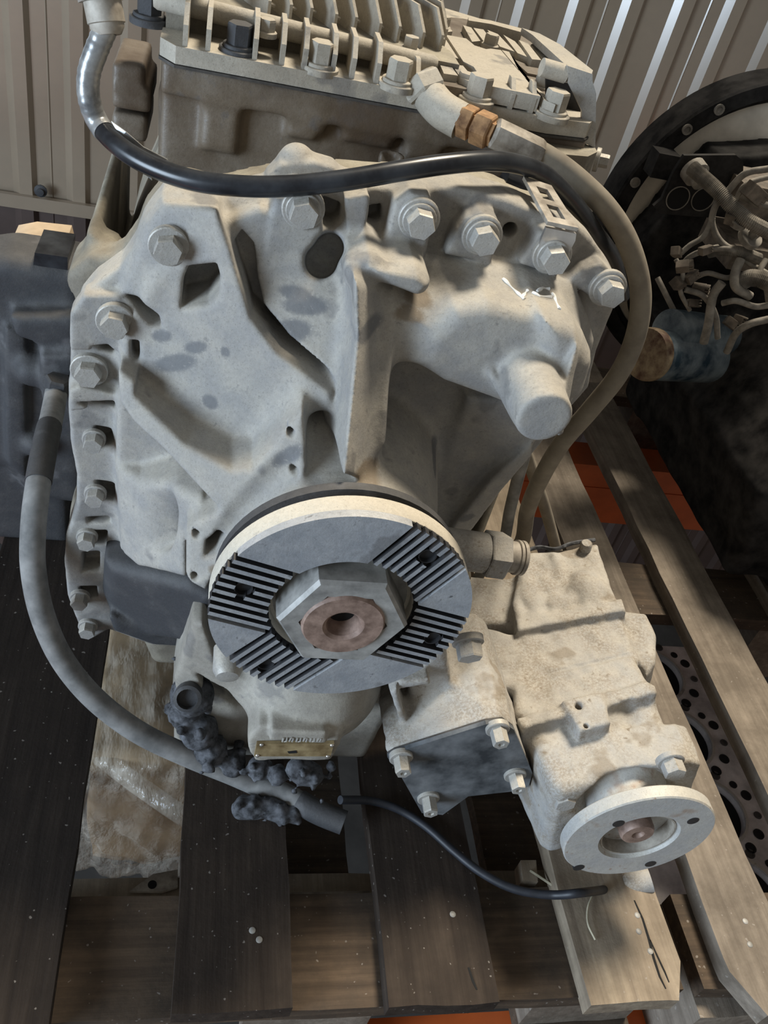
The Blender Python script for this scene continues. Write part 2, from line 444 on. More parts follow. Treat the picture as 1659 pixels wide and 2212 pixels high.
plain('filter_rust', (0.20, 0.09, 0.05), 0.7, 0, 0.6, 50, 0.2, c2=(0.34, 0.27, 0.17))
plain('block_machined', (0.50, 0.47, 0.45), 0.5, 0.1, 0.3, 18, 0.1, c2=(0.72, 0.68, 0.65))
plain('void_black', (0.004, 0.004, 0.004), 0.9, 0, 0.1, 10, 0)
plain('concrete', (0.05, 0.047, 0.043), 0.9, 0, 0.3, 8, 0.2)
plain('grease_fluff', (0.045, 0.047, 0.052), 0.9, 0, 0.6, 120, 0.6, c2=(0.13, 0.135, 0.15))
plain('wall_shade_brown', (0.075, 0.05, 0.042), 0.6, 0, 0.2, 6, 0.05)  # shade at the foot of the wall, painted as a darker brown
plain('chalk', (0.85, 0.84, 0.80), 0.9, 0, 0.1, 200, 0.3)
plain('fresh_wood', (0.50, 0.38, 0.25), 0.8, 0, 0.2, 20, 0.1)
plain('inner_crate', (0.33, 0.24, 0.145), 0.7, 0, 0.3, 12, 0.1)
plain('grey_gasket', (0.055, 0.05, 0.045), 0.8, 0, 0.4, 80, 0.3)
plain('straw', (0.40, 0.36, 0.26), 0.8)
wood('wood_oily_shaded', (0.024, 0.017, 0.013), (0.062, 0.047, 0.036), dirtamt=0.5, dirt=(0.016, 0.012, 0.010))  # oil stain plus the gearbox's shadow, both in the board colour
wood('wood_shade_black', (0.016, 0.012, 0.010), (0.040, 0.031, 0.025), dirtamt=0.4, dirt=(0.010, 0.008, 0.007))  # shade on the leftmost board, painted in as near-black wood
wood('wood_grey', (0.15, 0.125, 0.10), (0.31, 0.265, 0.215), dirtamt=0.55, dirt=(0.075, 0.06, 0.047))
wood('wood_cross', (0.050, 0.036, 0.026), (0.14, 0.10, 0.068), dirtamt=0.6, axis=0)
wood('wood_tan', (0.20, 0.16, 0.12), (0.42, 0.35, 0.26), dirtamt=0.45, dirt=(0.11, 0.085, 0.06))

def wall_material():
    m, nt, b, tc = nodes('sheet_metal')
    v = tc.outputs['Object']
    n = noise(nt, v, 3.0, 4); n2 = noise(nt, v, 60, 3)
    col = ramp(nt, n, [(0.3, (0.25, 0.195, 0.138)), (0.7, (0.31, 0.245, 0.175))])
    col = mixc(nt, maprange(nt, n2, 0.4, 0.7, 0, 0.15), col, (0.20, 0.17, 0.13))
    nt.links.new(col, b.inputs['Base Color']); b.inputs['Roughness'].default_value = 0.45; b.inputs['Metallic'].default_value = 0.1
    b.inputs['Coat Weight'].default_value = 0.9; b.inputs['Coat Roughness'].default_value = 0.22; b.inputs['Coat IOR'].default_value = 1.9
wall_material()
def film_material():
    m, nt, b, tc = nodes('cling_film')
    b.inputs['Base Color'].default_value = (0.75, 0.70, 0.60, 1); b.inputs['Roughness'].default_value = 0.07
    b.inputs['Specular IOR Level'].default_value = 0.9
    tr = nt.nodes.new('ShaderNodeBsdfTransparent'); mx = nt.nodes.new('ShaderNodeMixShader')
    n = noise(nt, tc.outputs['Object'], 24, 5, 0.6)
    nt.links.new(maprange(nt, n, 0.35, 0.7, 0.10, 0.42), mx.inputs['Fac'])
    out = nt.nodes['Material Output']
    nt.links.new(tr.outputs[0], mx.inputs[1]); nt.links.new(b.outputs[0], mx.inputs[2]); nt.links.new(mx.outputs[0], out.inputs['Surface'])
    mp = nt.nodes.new('ShaderNodeMapping'); mp.inputs['Scale'].default_value = (30, 9, 20); mp.inputs['Rotation'].default_value = (0.3, 0.2, 0.7)
    nt.links.new(tc.outputs['Object'], mp.inputs['Vector'])
    bump(nt, b, noise(nt, mp.outputs['Vector'], 1.5, 4, 0.55), 1.0, 0.012)
film_material()

# ================================================================== the setting
def corrugated_wall():
    bm = bmesh.new(); per, xs = 0.112, []
    x = -1.70
    prof = []
    x_ref = U(1002, 0, 1.6)[0] - 0.004
    k0 = math.floor((-1.7 - x_ref) / per)
    for k in range(k0, k0 + 46):
        a = x_ref + k * per
        prof += [(a, 1.60), (a + 0.0155, 1.588), (a + 0.040, 1.588), (a + 0.0495, 1.60)]
        if k % 2 == 0: prof += [(a + 0.080, 1.60), (a + 0.0815, 1.598), (a + 0.083, 1.60)]
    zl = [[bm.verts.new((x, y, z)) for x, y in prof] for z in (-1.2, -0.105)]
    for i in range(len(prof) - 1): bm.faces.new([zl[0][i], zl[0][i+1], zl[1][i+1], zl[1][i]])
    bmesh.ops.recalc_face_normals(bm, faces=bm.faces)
    me = bpy.data.meshes.new('wall_back_shaded'); bm.to_mesh(me); bm.free(); bm = bmesh.new()
    ob = link('wall_back_shaded', me, MAT['wall_shade_brown']); md = ob.modifiers.new('thick', 'SOLIDIFY'); md.thickness = 0.002; md.offset = 1  # same wall below the rail, shade put into its colour
    tag(ob, 'low strip of the corrugated back wall, its shade painted dark brown', None, None, 'structure')
    zs = [-0.105, 0.6, 2.3]
    rows = [[bm.verts.new((x, y, z)) for x, y in prof] for z in zs]
    for r0, r1 in zip(rows[:-1], rows[1:]):
        for i in range(len(prof) - 1): bm.faces.new([r0[i], r0[i+1], r1[i+1], r1[i]])
    bmesh.ops.recalc_face_normals(bm, faces=bm.faces)
    me = bpy.data.meshes.new('wall_back'); bm.to_mesh(me); bm.free()
    o = link('wall_back', me, MAT['sheet_metal'])
    md = o.modifiers.new('thick', 'SOLIDIFY'); md.thickness = 0.002; md.offset = 1
    tag(o, 'tall beige corrugated metal wall at the back', None, None, 'structure')
    # horizontal rail and its screws
    t = MB().box((-1.7, 1.574, -0.125), (3.3, 1.587, -0.095)).bevel(0.002).build('trim_1', MAT['sheet_metal'])
    tag(t, 'horizontal sheet rail low on the corrugated wall', None, None, 'structure')
    for px, py in ((88, 412),):
        p = U(px, py, 1.574)
        MB().lathe([(0.014, 0), (0.014, 0.003), (0.008, 0.006), (0.008, 0.010), (0, 0.011)], p, (0, -1, 0), 12).build('screw', MAT['dark_oily_metal'], t, 40)
corrugated_wall()
o = MB().box((-2.5, -2.5, -1.25), (3.5, 1.62, -1.2)).build('floor', MAT['concrete']); tag(o, 'dark dirty concrete floor far below the rack', None, None, 'structure')

# ------------------------------------------------------------------ rack beams
def beam(y0, y1, z0, z1, label, name='rack_beam'):
    b = MB(); b.box((-1.3, y0, z0), (2.4, y1, z1)); b.bevel(0.006, 3)
    o = b.build(name, MAT['orange_paint'], None, 40); tag(o, label, 'beam', 'orange rack beams')
    g = MB().box((-1.3, y0 - 0.0015, (z0+z1)/2 - 0.018), (2.4, y0 + 0.002, (z0+z1)/2 + 0.018)).build('pressed_groove', MAT['orange_paint'], o)
beam(-0.165, -0.095, -0.29, -0.152, 'orange steel rack beam under the front end of the pallet')
beam(0.80, 0.87, -0.24, -0.102, 'orange steel rack beam seen between pallet boards, further back')

# ------------------------------------------------------------------ pallets
def board(name, x0, x1, y0, y1, z0, z1, mat, parent, along='y', cut=(0, 0), jit=0.0014):
    """sawn board with slightly wandering edges; cut = clipped corners at the near end (left, right)"""
    out = []
    if along == 'y':
        n = max(6, int((y1 - y0) / 0.05))
        L = [(x0 + random.uniform(-jit, jit), y0 + (y1-y0)*i/n) for i in range(n+1)]
        Rr = [(x1 + random.uniform(-jit, jit), y0 + (y1-y0)*i/n) for i in range(n+1)]
        front = [(x0 + (x1-x0)*t, y0 + random.uniform(-jit, jit)) for t in (0.25, 0.5, 0.75)]
        if cut[0]:
            L[0] = (x0, y0 + cut[0]); front.insert(0, (x0 + cut[0]*0.55, y0))
        if cut[1]:
            Rr[0] = (x1, y0 + cut[1]); front.append((x1 - cut[1]*0.45, y0))
        Rr = [q for q in Rr if q[1] >= Rr[0][1]]; L = [q for q in L if q[1] >= L[0][1]]
        front = sorted(q for q in front if x0 + cut[0]*0.55 <= q[0] <= x1 - cut[1]*0.45)
        out = L[::-1] + front + Rr
    else:
        n = max(6, int((x1 - x0) / 0.05))
        A = [(x0 + (x1-x0)*i/n, y0 + random.uniform(-jit, jit)) for i in range(n+1)]
        B = [(x0 + (x1-x0)*i/n, y1 + random.uniform(-jit, jit)) for i in range(n+1)]
        out = A + B[::-1]
    b = MB().prism([(x, y, z1) for x, y in out], (0, 0, z0 - z1)).bevel(0.0022, 2, 40)
    return b.build(name, mat, parent, 50)
def nail(px, py, z, parent):
    p = Uz(px, py, z); MB().lathe([(0.0030, -0.004), (0.0030, 0.0003), (0.0022, 0.0007), (0, 0.0007)], p, (0, 0, 1), 12).build('nail', MAT['nut_steel'], parent, 40)

pal = empty('pallet', (0.05, 0.4, -0.15), 'oil-stained wooden pallet carrying the big gearbox, shade painted into its dark boards', 'pallet')
board('deck_board', -0.315, -0.180, -0.135, 1.03, -0.020, 0.0, MAT['wood_shade_black'], pal)
d2 = board('deck_board', -0.086, 0.013, -0.132, 1.03, -0.020, 0.0, MAT['wood_oily_shaded'], pal)
d3 = board('deck_board', 0.096, 0.197, -0.136, 1.03, -0.020, 0.0, MAT['wood_oily_shaded'], pal)
d4 = board('deck_board', 0.281, 0.386, -0.143, 1.03, -0.022, 0.0, MAT['wood_tan'], pal, cut=(0, 0.034))
board('cross_board', -0.315, 0.392, -0.128, -0.026, -0.042, -0.0205, MAT['wood_cross'], pal, 'x')
board('cross_board', -0.315, 0.392, 0.40, 0.50, -0.042, -0.0205, MAT['wood_cross'], pal, 'x')
board('cross_board', -0.315, 0.392, 0.92, 1.02, -0.042, -0.0205, MAT['wood_cross'], pal, 'x')
for bx in (-0.315, -0.02, 0.262):
    for by in (-0.115, 0.40, 0.92):
        board('block', bx, bx + 0.12, by, by + 0.10, -0.130, -0.0425, MAT['wood_grey'], pal)
for bx, bw in ((-0.315, 0.08), (0.0, 0.10), (0.262, 0.12)):
    board('bottom_board', bx, bx + bw, -0.135, 1.03, -0.1515, -0.1305, MAT['wood_cross'], pal)
for q in ((1377, 1977), (1380, 2012), (1405, 2055)): nail(*q, 0.0, d4)
for q in ((545, 2010), (560, 2030)): nail(*q, 0.0, d2)
for q in ((978, 1975),): nail(*q, 0.0, d3)
# long drying cracks in the lit board and the end of its neighbour, cut as dark slivers let into the wood
def crack(pts, z, w, parent):
    P = [Uz(px, py, z) for px, py in pts]; n = len(P); b = MB()
    L = []; Rr = []
    for i, p in enumerate(P):
        ww = w * (0.25 + 0.75 * math.sin(math.pi * min(1, (i + 0.6) / n)))
        L.append((p[0] - ww, p[1], z + 0.0004)); Rr.append((p[0] + ww, p[1], z + 0.0004))
    b.prism(L + Rr[::-1], (0, 0, -0.004)).build('crack', MAT['void_black'], parent)
crack([(1370, 1945), (1388, 1985), (1402, 2030), (1412, 2070), (1425, 2110), (1438, 2136)], 0.0, 0.0013, d4)
crack([(1404, 2030), (1420, 2066), (1436, 2100), (1445, 2122)], 0.0, 0.0009, d4)
crack([(1012, 2090), (1022, 2120), (1030, 2138)], 0.0, 0.0012, d3)
# second pallet under the engine
pal2 = empty('pallet', (0.75, 0.4, -0.15), 'grey wooden pallet at right under the black engine', 'pallet')
e5 = board('deck_board', 0.434, 0.508, -0.160, 1.03, -0.022, 0.0, MAT['wood_grey'], pal2, cut=(0.040, 0))
board('deck_board', 0.570, 0.650, -0.14, 1.03, -0.022, 0.0, MAT['wood_grey'], pal2)
board('deck_board', 0.735, 0.83, -0.14, 1.03, -0.022, 0.0, MAT['wood_grey'], pal2)
board('deck_board', 0.90, 1.00, -0.14, 1.03, -0.022, 0.0, MAT['wood_grey'], pal2)
board('deck_board', 1.07, 1.17, -0.14, 1.03, -0.022, 0.0, MAT['wood_grey'], pal2)
board('cross_board', 0.415, 1.17, -0.128, -0.035, -0.044, -0.0225, MAT['wood_cross'], pal2, 'x')
board('cross_board', 0.415, 1.17, 0.36, 0.46, -0.044, -0.0225, MAT['wood_cross'], pal2, 'x')
board('cross_board', 0.415, 1.17, 0.92, 1.02, -0.044, -0.0225, MAT['wood_cross'], pal2, 'x')
for bx in (0.415, 0.73, 1.05):
    for by in (-0.145, 0.36, 0.92):
        board('block', bx, bx + 0.12, by, by + 0.11, -0.152, -0.0445, MAT['wood_grey'], pal2)
for q in ((1610, 1990), (1620, 2040)): nail(*q, 0.0, e5)

# ------------------------------------------------------------------ lower shelf: engine block with open bores
def engine_block():
    z = -0.40; x0, x1 = 0.62, 0.93
    root = empty('engine_block', (0.78, 0.3, -0.75), 'bare machined engine block with open round bores on the shelf below', 'engine block')
    cx = 0.792; ys = [0.555, 0.413, 0.271, 0.129, -0.013]; Rb = 0.056
    bm = bmesh.new(); n = 40
    for cy in ys:
        y0, y1 = cy - 0.071, cy + 0.071
        ci = [bm.verts.new((cx + Rb*math.cos(t), cy + Rb*math.sin(t), z)) for t in (2*math.pi*i/n for i in range(n))]
        cd = [bm.verts.new((cx + Rb*math.cos(t), cy + Rb*math.sin(t), z - 0.2)) for t in (2*math.pi*i/n for i in range(n))]
        ou = []
        for i in range(n):
            t = 2*math.pi*i/n; c, s_ = math.cos(t), math.sin(t)
            k = min((x1 - cx if c > 0 else cx - x0) / max(abs(c), 1e-6), 0.071 / max(abs(s_), 1e-6))
            ou.append(bm.verts.new((cx + k*c, cy + k*s_, z)))
        for i in range(n):
            j = (i+1) % n
            bm.faces.new([ou[i], ou[j], ci[j], ci[i]]); bm.faces.new([ci[i], ci[j], cd[j], cd[i]])
    me = bpy.data.meshes.new('deck_face'); bm.to_mesh(me); bm.free()
    link('deck_face', me, MAT['block_machined'], root)
    b = MB().box((x0, -0.085, -0.75), (x1, 0.626, z - 0.21)).build('crankcase', MAT['black_paint'], root)
    MB().box((x0, -0.085, z - 0.21), (x0 + 0.004, 0.626, z - 0.0005)).box((x1 - 0.004, -0.085, z - 0.21), (x1, 0.626, z - 0.0005)).build('side_wall', MAT['block_machined'], root)
    for cy in ys:
        MB().lathe([(Rb + 0.001, -0.001), (Rb + 0.001, 0.0025), (Rb + 0.006, 0.0025), (Rb + 0.006, -0.001)], (cx, cy, z), (0, 0, 1), 48, closed=True).build('liner_rim', MAT['bolt_steel'], root, 40)
        MB().lathe([(Rb - 0.0006, -0.2), (Rb - 0.0006, -0.012)], (cx, cy, z), (0, 0, 1), 40).build('bore', MAT['void_black'], root)
        for k, (a, rr, hr) in enumerate(((62, 0.075, 0.0055), (38, 0.079, 0.004), (20, 0.083, 0.0065), (-6, 0.083, 0.004), (-32, 0.080, 0.0065), (-58, 0.078, 0.0065))):
            t = math.radians(a); p = (cx + rr*math.cos(t), cy + rr*math.sin(t), z)
            MB().lathe([(hr + 0.003, 0.0), (hr + 0.003, 0.0012), (hr, 0.0012), (hr, 0.0004), (0, 0.0004)], p, (0, 0, 1), 16).build('bolt_hole', MAT['void_black'] if k % 3 else MAT['grey_gasket'], root)
        MB().prism([(cx + q[0], cy + q[1], z + 0.0012) for q in ((0.098, 0.05), (0.110, 0.055), (0.118, 0.0), (0.106, -0.01), (0.100, 0.02))], (0, 0, -0.001)).build('water_slot', MAT['void_black'], root)
engine_block()

# film-wrapped crate on the lower shelf, left
def crumple(name, lo, hi, amp, seed, n=34):
    r = np.random.default_rng(seed); bm = bmesh.new()
    lo = np.array(lo); hi = np.array(hi)
    bmesh.ops.create_cube(bm, size=1); bmesh.ops.subdivide_edges(bm, edges=bm.edges[:], cuts=n, use_grid_fill=True)
    W = r.normal(size=(9, 3)) * 22; Ph = r.random(9) * 6
    for v in bm.verts:
        c = np.array(v.co); q = np.abs(c) * 2
        c = c * (1 - 0.09 * (q[0]*q[1] + q[1]*q[2] + q[0]*q[2]) / 3)
        p = (lo + hi) / 2 + c * (hi - lo)
        w = p.copy() + 0.012*np.sin(np.array([p[1], p[2], p[0]]) * 60)
        a = sum(abs(math.sin(W[i] @ w * (1 + i*0.35) + Ph[i])) / (1 + 0.4*i) for i in range(9)) / 4.2
        nrm = c / (np.linalg.norm(c) + 1e-9)
        v.co = p + nrm * (a - 0.5) * amp
    me = bpy.data.meshes.new(name); bm.to_mesh(me); bm.free()
    me.polygons.foreach_set('use_smooth', [True] * len(me.polygons)); return me
wr = empty('wrapped_crate', (-0.13, 0.27, -0.42), 'box wrapped in shiny wrinkled cling film under the pallet, between the left boards', 'box')
link('film', crumple('film', (-0.212, 0.150, -0.36), (-0.026, 0.45, -0.090), 0.034, 3), MAT['cling_film'], wr)
link('box', crumple('box', (-0.195, 0.175, -0.37), (-0.040, 0.43, -0.112), 0.012, 5, 14), MAT['inner_crate'], wr)
MB().tube(catmull([Uz(200, 1620, -0.13), Uz(290, 1690, -0.135), Uz(400, 1765, -0.14), Uz(470, 1800, -0.15)]), 0.011, 10).build('film_roll', MAT['cling_film'], wr, 60)
# bracket lying on the bottom board
p = [Uz(280, 1925, -0.104), Uz(330, 1888, -0.104), Uz(384, 1878, -0.104), Uz(384, 1915, -0.104), Uz(350, 1926, -0.104)]
br = MB().prism(p, (0, 0, -0.004)).bevel(0.001).build('steel_strip', MAT['ferrule_steel'])
tag(br, 'pale metal strip with a round hole lying below the second board', 'metal strip')
c = Uz(329, 1911, -0.104); MB().lathe([(0.0045, -0.003), (0.0045, 0.0004), (0, 0.0004)], c, (0, 0, 1), 16).build('hole', MAT['void_black'], br)
sb = board('lower_plank', -0.32, 0.40, -0.005, 0.035, -0.1300, -0.110, MAT['wood_tan'], None, 'x')
tag(sb, 'light wooden plank running crosswise below the pallet boards', 'plank')
sb2 = board('lower_plank', 0.015, 0.09, 0.03, 0.30, -0.30, -0.27, MAT['wood_tan'], None)
tag(sb2, 'light plank end showing far below the gap beside the thick hose end', 'plank')

# ------------------------------------------------------------------ dark casting behind at left
def low(px, py, y):
    p = U(px, py, y); p[2] = 0.0; return p
def left_casting():
    F = Field((-0.42, 0.33, -0.002), (-0.185, 0.60, 0.44), 0.004)
    y = 0.385
    q = lambda L, yy=y: [U(px, py, yy) for px, py in L]
    F.slab(q([(-110, 575), (10, 560), (150, 580), (185, 590), (185, 1100), (120, 1090), (60, 1075), (5, 1020), (-110, 1000)]), y, 0.455, 0.01, 0.016)
    F.slab(q([(30, 660), (176, 660), (176, 770), (100, 770), (90, 720), (40, 700)]), 0.362, 0.42, 0.006, 0.004)
    F.slab(q([(98, 730), (176, 730), (176, 830), (100, 830)]), 0.352, 0.42, 0.006, 0.004)
    F.slab(q([(10, 690), (60, 720), (60, 1030), (15, 990)]), 0.376, 0.42, 0.006, 0.004)
    F.ball(U(80, 960, 0.38), 0.014, 0.01); F.ball(U(70, 800, 0.375), 0.016, 0.01)
    F.slab([(-0.40, 0, 0.0), (-0.24, 0, 0.0), (-0.24, 0, 0.2), (-0.40, 0, 0.2)], 0.40, 0.455, 0.01, 0.01)
    root = empty('transmission_cover', (-0.31, 0.47, 0.0), 'dark grey cast housing standing behind the left edge of the gearbox', 'machine part')
    link('housing', F.mesh('housing'), MAT['dark_oily_metal'], root)
    b = MB(); p0, p1 = U(128, 815, 0.345), U(122, 850, 0.345)
    b.lathe([(0.011, 0), (0.013, 0.002), (0.013, 0.014), (0.010, 0.018)], p0, Vector(p1 - p0).normalized(), 6)
    b.build('hose_nut', MAT['dark_oily_metal'], root, 30)
    b = MB().prism([U(75, 546, 0.39), U(146, 556, 0.39), U(146, 588, 0.39), U(72, 572, 0.39)], (0, 0.05, 0)).bevel(0.003)
    b.build('strap', MAT['black_rubber'], root)
    w = MB().prism([U(8, 560, 0.475), U(20, 532, 0.475), U(62, 524, 0.475), U(140, 532, 0.475), U(146, 556, 0.475), low(146, 556, 0.475), low(8, 560, 0.475)], (0, 0.05, 0)).bevel(0.004)
    tag(w.build('timber_offcut', MAT['fresh_wood'], None, 50), 'pale timber offcut with rounded corners above the dark casting at left', 'timber')
    w = MB().prism([U(149, 564, 0.475), U(214, 578, 0.475), low(214, 578, 0.475), low(149, 564, 0.475)], (0, 0.04, 0)).bevel(0.001)
    tag(w.build('timber_batten', MAT['fresh_wood'], None, 50), 'narrow pale timber batten between the dark casting and the gearbox', 'timber')
left_casting()

# ================================================================== the gearbox
GB = empty('gearbox', (0.0, 0.30, 0.0), 'large dusty cast truck gearbox standing on the dark pallet, output flange to the front', 'gearbox')
AL, CS = MAT['dusty_aluminium'], MAT['dusty_case']
def ypoly(L, y): return [U(px, py, y) for px, py in L]
def ppoly(L, pl): return [Upl(px, py, pl[0], pl[1]) for px, py in L]

_bolt_cache = {}
def bolt(parent, pos, axis=(0, -1, 0), af=0.017, hh=0.008, wr=0.0125, wh=0.003, spin=None, mat='bolt_steel', washer2=0.0, name='bolt', dimple=False, shaft=0.0):
    """hexagon bolt, its washer(s) as a sub-part"""
    key = (af, hh, wr, wh, mat, washer2, dimple, shaft)
    if key not in _bolt_cache:
        r = af / 2 / math.cos(math.pi / 6)
        b = MB(); h0 = wh + washer2
        prof = [(r, h0 - 0.0005), (r, h0 + hh - 0.0016), (r * 0.94, h0 + hh)]
        if dimple: prof += [(r*0.42, h0 + hh), (r*0.36, h0 + hh - 0.0015), (0, h0 + hh - 0.0015)]
        b.lathe(prof, (0, 0, 0), (0, 0, 1), 6)
        w = MB().lathe([(0.001, -0.002 - shaft), (wr, -0.002 - shaft), (wr, wh - 0.0006), (wr - 0.0008, wh), (0.001, wh)], (0, 0, 0), (0, 0, 1), 28)
        if washer2: w.lathe([(0.001, wh), (wr*0.82, wh), (wr*0.82, wh + washer2 - 0.0005), (wr*0.78, wh + washer2), (0.001, wh + washer2)], (0, 0, 0), (0, 0, 1), 28)
        bm_, wm_ = b.mesh('bolt'), w.mesh('washer')
        for m_ in (bm_, wm_): m_.materials.append(MAT[mat])
        wm_.polygons.foreach_set('use_smooth', [True]*len(wm_.polygons)); wm_.set_sharp_from_angle(angle=0.6)
        _bolt_cache[key] = (bm_, wm_)
    bm_, wm_ = _bolt_cache[key]
    o = bpy.data.objects.new(name, bm_); COL.objects.link(o)
    q = Vector((0, 0, 1)).rotation_difference(Vector(axis))
    sp = random.uniform(0, 1.05) if spin is None else spin
    o.matrix_basis = Matrix.Translation(Vector(pos)) @ q.to_matrix().to_4x4() @ Matrix.Rotation(sp, 4, 'Z')
    if parent is not None: attach(o, parent)
    w = bpy.data.objects.new('washer', wm_); COL.objects.link(w); w.parent = o
    return o

# ------------------------------------------------------------------ rear housing (one casting)
OUT = [(352,432),(395,420),(470,440),(500,432),(560,418),(600,410),(690,405),(748,402),(860,408),(990,405),(1100,432),(1190,470),(1245,485),(1290,530),(1322,580),(1338,615),
       (1335,650),(1312,705),(1290,760),(1272,840),(1215,905),(1150,985),(1085,1060),(1000,1150),(900,1300),(700,1420),(420,1400),(330,1396),(235,1362),(195,1385),(168,1350),
       (145,1290),(138,1215),(142,1160),(164,1095),(165,1030),(152,960),(146,880),(150,800),(153,700),(166,660),(200,620),(258,580),(290,535),(305,490)]
def rear_housing():
    YF = 0.170
    F = Field((-0.235, 0.015, 0.055), (0.255, 0.208, 0.605), 0.0016)
    F.slab(ypoly(OUT, YF), YF, 0.204, 0, 0.004)
    # inner base
    F.slab(ypoly([(330,600),(480,480),(560,450),(860,540),(1010,590),(1230,620),(1285,740),(1240,870),(1150,960),(1000,1150),(600,1250),(420,1262),(300,1228),(258,1190),(252,1000),(258,860),(262,740)], 0.152), 0.152, 0.2, 0.012, 0.006)
    # flange faces round the left bolts, sunk pockets between them
    for L in ([(150,845),(170,835),(255,855),(255,880),(150,890)],):
        F.slab(ypoly(L, 0.158), 0.158, 0.18, 0.004, 0.002)
    # left web plate running forward to the bearing boss
    pl = plane3((395,500,0.152), (300,790,0.150), (700,850,0.094))
    F.slab(ppoly([(352,440),(450,452),(470,458),(498,540),(528,640),(542,690),(600,765),(712,846),(718,892),(655,884),(600,950),(545,1010),(400,955),(300,850),(285,800),(262,740),(250,650),(290,560),(315,490)], pl), pl, 0.2, 0.006, 0.0035)
    # web edge lip
    # groove to the right of the plate and the inner panel with its shoulder
    pu = plane3((560,560,0.163), (690,560,0.160), (620,650,0.152))
    F.slab(ppoly([(535,572),(690,555),(775,590),(775,690),(548,700)], plane3((560,560,0.151), (690,560,0.148), (620,680,0.140))), plane3((560,560,0.151), (690,560,0.148), (620,680,0.140)), 0.19, 0.008, 0.003)
    pi = plane3((560,690,0.134), (740,690,0.124), (725,840,0.102))
    F.slab(ppoly([(552,660),(640,640),(760,640),(770,760),(745,880),(718,850),(606,758),(556,700)], pi), pi, 0.19, 0.016, 0.004)
    F.slab(ppoly([(505,545),(533,640),(546,690),(606,768),(716,850),(720,905),(738,905),(737,842),(626,752),(570,685),(558,640),(550,560),(522,520)], pl), 0.05, 0.163, 0.002, 0.001, 'sub')
    # bearing boss round the output shaft
    F.cone((0.003, 0.022, 0.348), (0.003, 0.19, 0.348), 0.070, 0.098, 0.008)
    F.cone((0.003, 0.030, 0.348), (0.003, 0.06, 0.348), 0.078, 0.076, 0.004)
    # big front rib above it, wider at its root
    pr = plane3((805,612,0.110), (800,800,0.088), (785,1000,0.058))
    F.slab(ppoly([(768,612),(846,610),(850,650),(838,800),(824,1060),(742,1030),(752,930),(771,740),(768,640)], pr), pr, 0.19, 0.006, 0.0035, draft=0.10)
    pr2 = plane3((760,640,0.130), (700,850,0.108), (740,960,0.085))
    F.slab(ppoly([(756,632),(846,632),(830,960),(745,985),(700,872),(735,770)], pr2), pr2, 0.19, 0.014, 0.003)
    # right-hand dome of the shift cylinder
    F.slab(ypoly([(900,790),(925,720),(985,672),(1060,662),(1140,680),(1215,700),(1262,735),(1284,790),(1268,850),(1225,890),(1150,905),(1060,870),(960,835)], 0.098), 0.098, 0.19, 0.030, 0.013)
    F.slab(ypoly([(1180,700),(1250,722),(1280,790),(1252,865),(1190,880)], 0.088), 0.088, 0.19, 0.012, 0.010)
    F.ball(U(900, 700, 0.13), (0.030, 0.016, 0.02), 0.02)
    # slope under the dome to the lower right edge
    pd = plane3((900,900,0.150), (1220,880,0.125), (1120,1030,0.150))
    F.slab(ppoly([(1010,860),(1230,880),(1215,905),(1150,965),(1080,1045),(985,1150),(940,1050)], pd), pd, 0.2, 0.012, 0.004)
    pe = plane3((1150,960,0.135), (1100,1030,0.138), (960,1165,0.142))
    F.slab(ppoly([(1150,958),(1150,985),(1085,1060),(1010,1160),(955,1175),(985,1130),(1060,1040)], pe), pe, 0.2, 0.004, 0.002)
    # shaft stub with gussets
    a = U(1177, 905, 0.046); F.cone(a, a + np.array([0, 0.07, 0]), 0.0188, 0.0215, 0.006, r=0.003)
    F.slab(ypoly([(1195,860),(1212,850),(1262,765),(1268,790),(1215,935),(1200,930)], 0.070), plane3((1205,900,0.062),(1262,770,0.092),(1215,935,0.066)), 0.15, 0.004, 0.002)
    F.slab(ypoly([(1036,806),(1050,796),(1112,860),(1106,884)], 0.085), plane3((1045,805,0.098),(1120,915,0.060),(1130,905,0.060)), 0.15, 0.004, 0.002)
    # top bolt pads
    for L, yy in (([(852,440),(890,420),(930,428),(938,455),(936,480),(921,552),(832,528)], 0.150),
                  ([(985,500),(1010,470),(1040,460),(1075,472),(1082,495),(1062,572),(962,552)], 0.150),
                  ([(1150,530),(1165,505),(1195,498),(1233,512),(1232,545),(1208,598),(1122,572)], 0.150),
                  ([(1225,608),(1262,582),(1300,570),(1330,592),(1337,630),(1318,662),(1285,650)], 0.154),
                  ([(592,428),(640,418),(690,430),(702,470),(700,560),(566,576)], 0.151)):
        F.slab(ypoly(L, yy), yy, 0.19, 0.003, 0.003)
    # recess between left plate and first pad, pockets with a web between them
    F.slab(ypoly([(700,452),(745,468),(738,500),(722,512),(700,505)], 0.15), 0.10, 0.188, 0.003, 0.002, 'sub')
    F.slab(ypoly([(776,478),(832,470),(830,505),(800,516),(772,528)], 0.15), 0.10, 0.188, 0.003, 0.002, 'sub')
    F.slab(ypoly([(745,430),(800,425),(795,470),(770,560),(750,500)], 0.150), 0.150, 0.19, 0.004, 0.002)
    # shift-rail lump
    F.slab(ypoly([(745,585),(775,565),(800,556),(822,566),(838,584),(870,578),(900,580),(924,598),(930,622),(920,638),(900,642),(850,622),(800,612),(750,620)], 0.110), 0.110, 0.18, 0.006, 0.006)
    F.slab(ypoly([(800,585),(850,590),(905,600),(928,620),(905,640),(850,620)], 0.104), 0.104, 0.15, 0.006, 0.004)
    F.cone(U(694, 565, 0.10), U(694, 565, 0.175), 0.012, 0.011, 0.004, 'sub')
    F.cone(U(712, 535, 0.13), U(712, 535, 0.18), 0.010, 0.010, 0.004, 'sub')
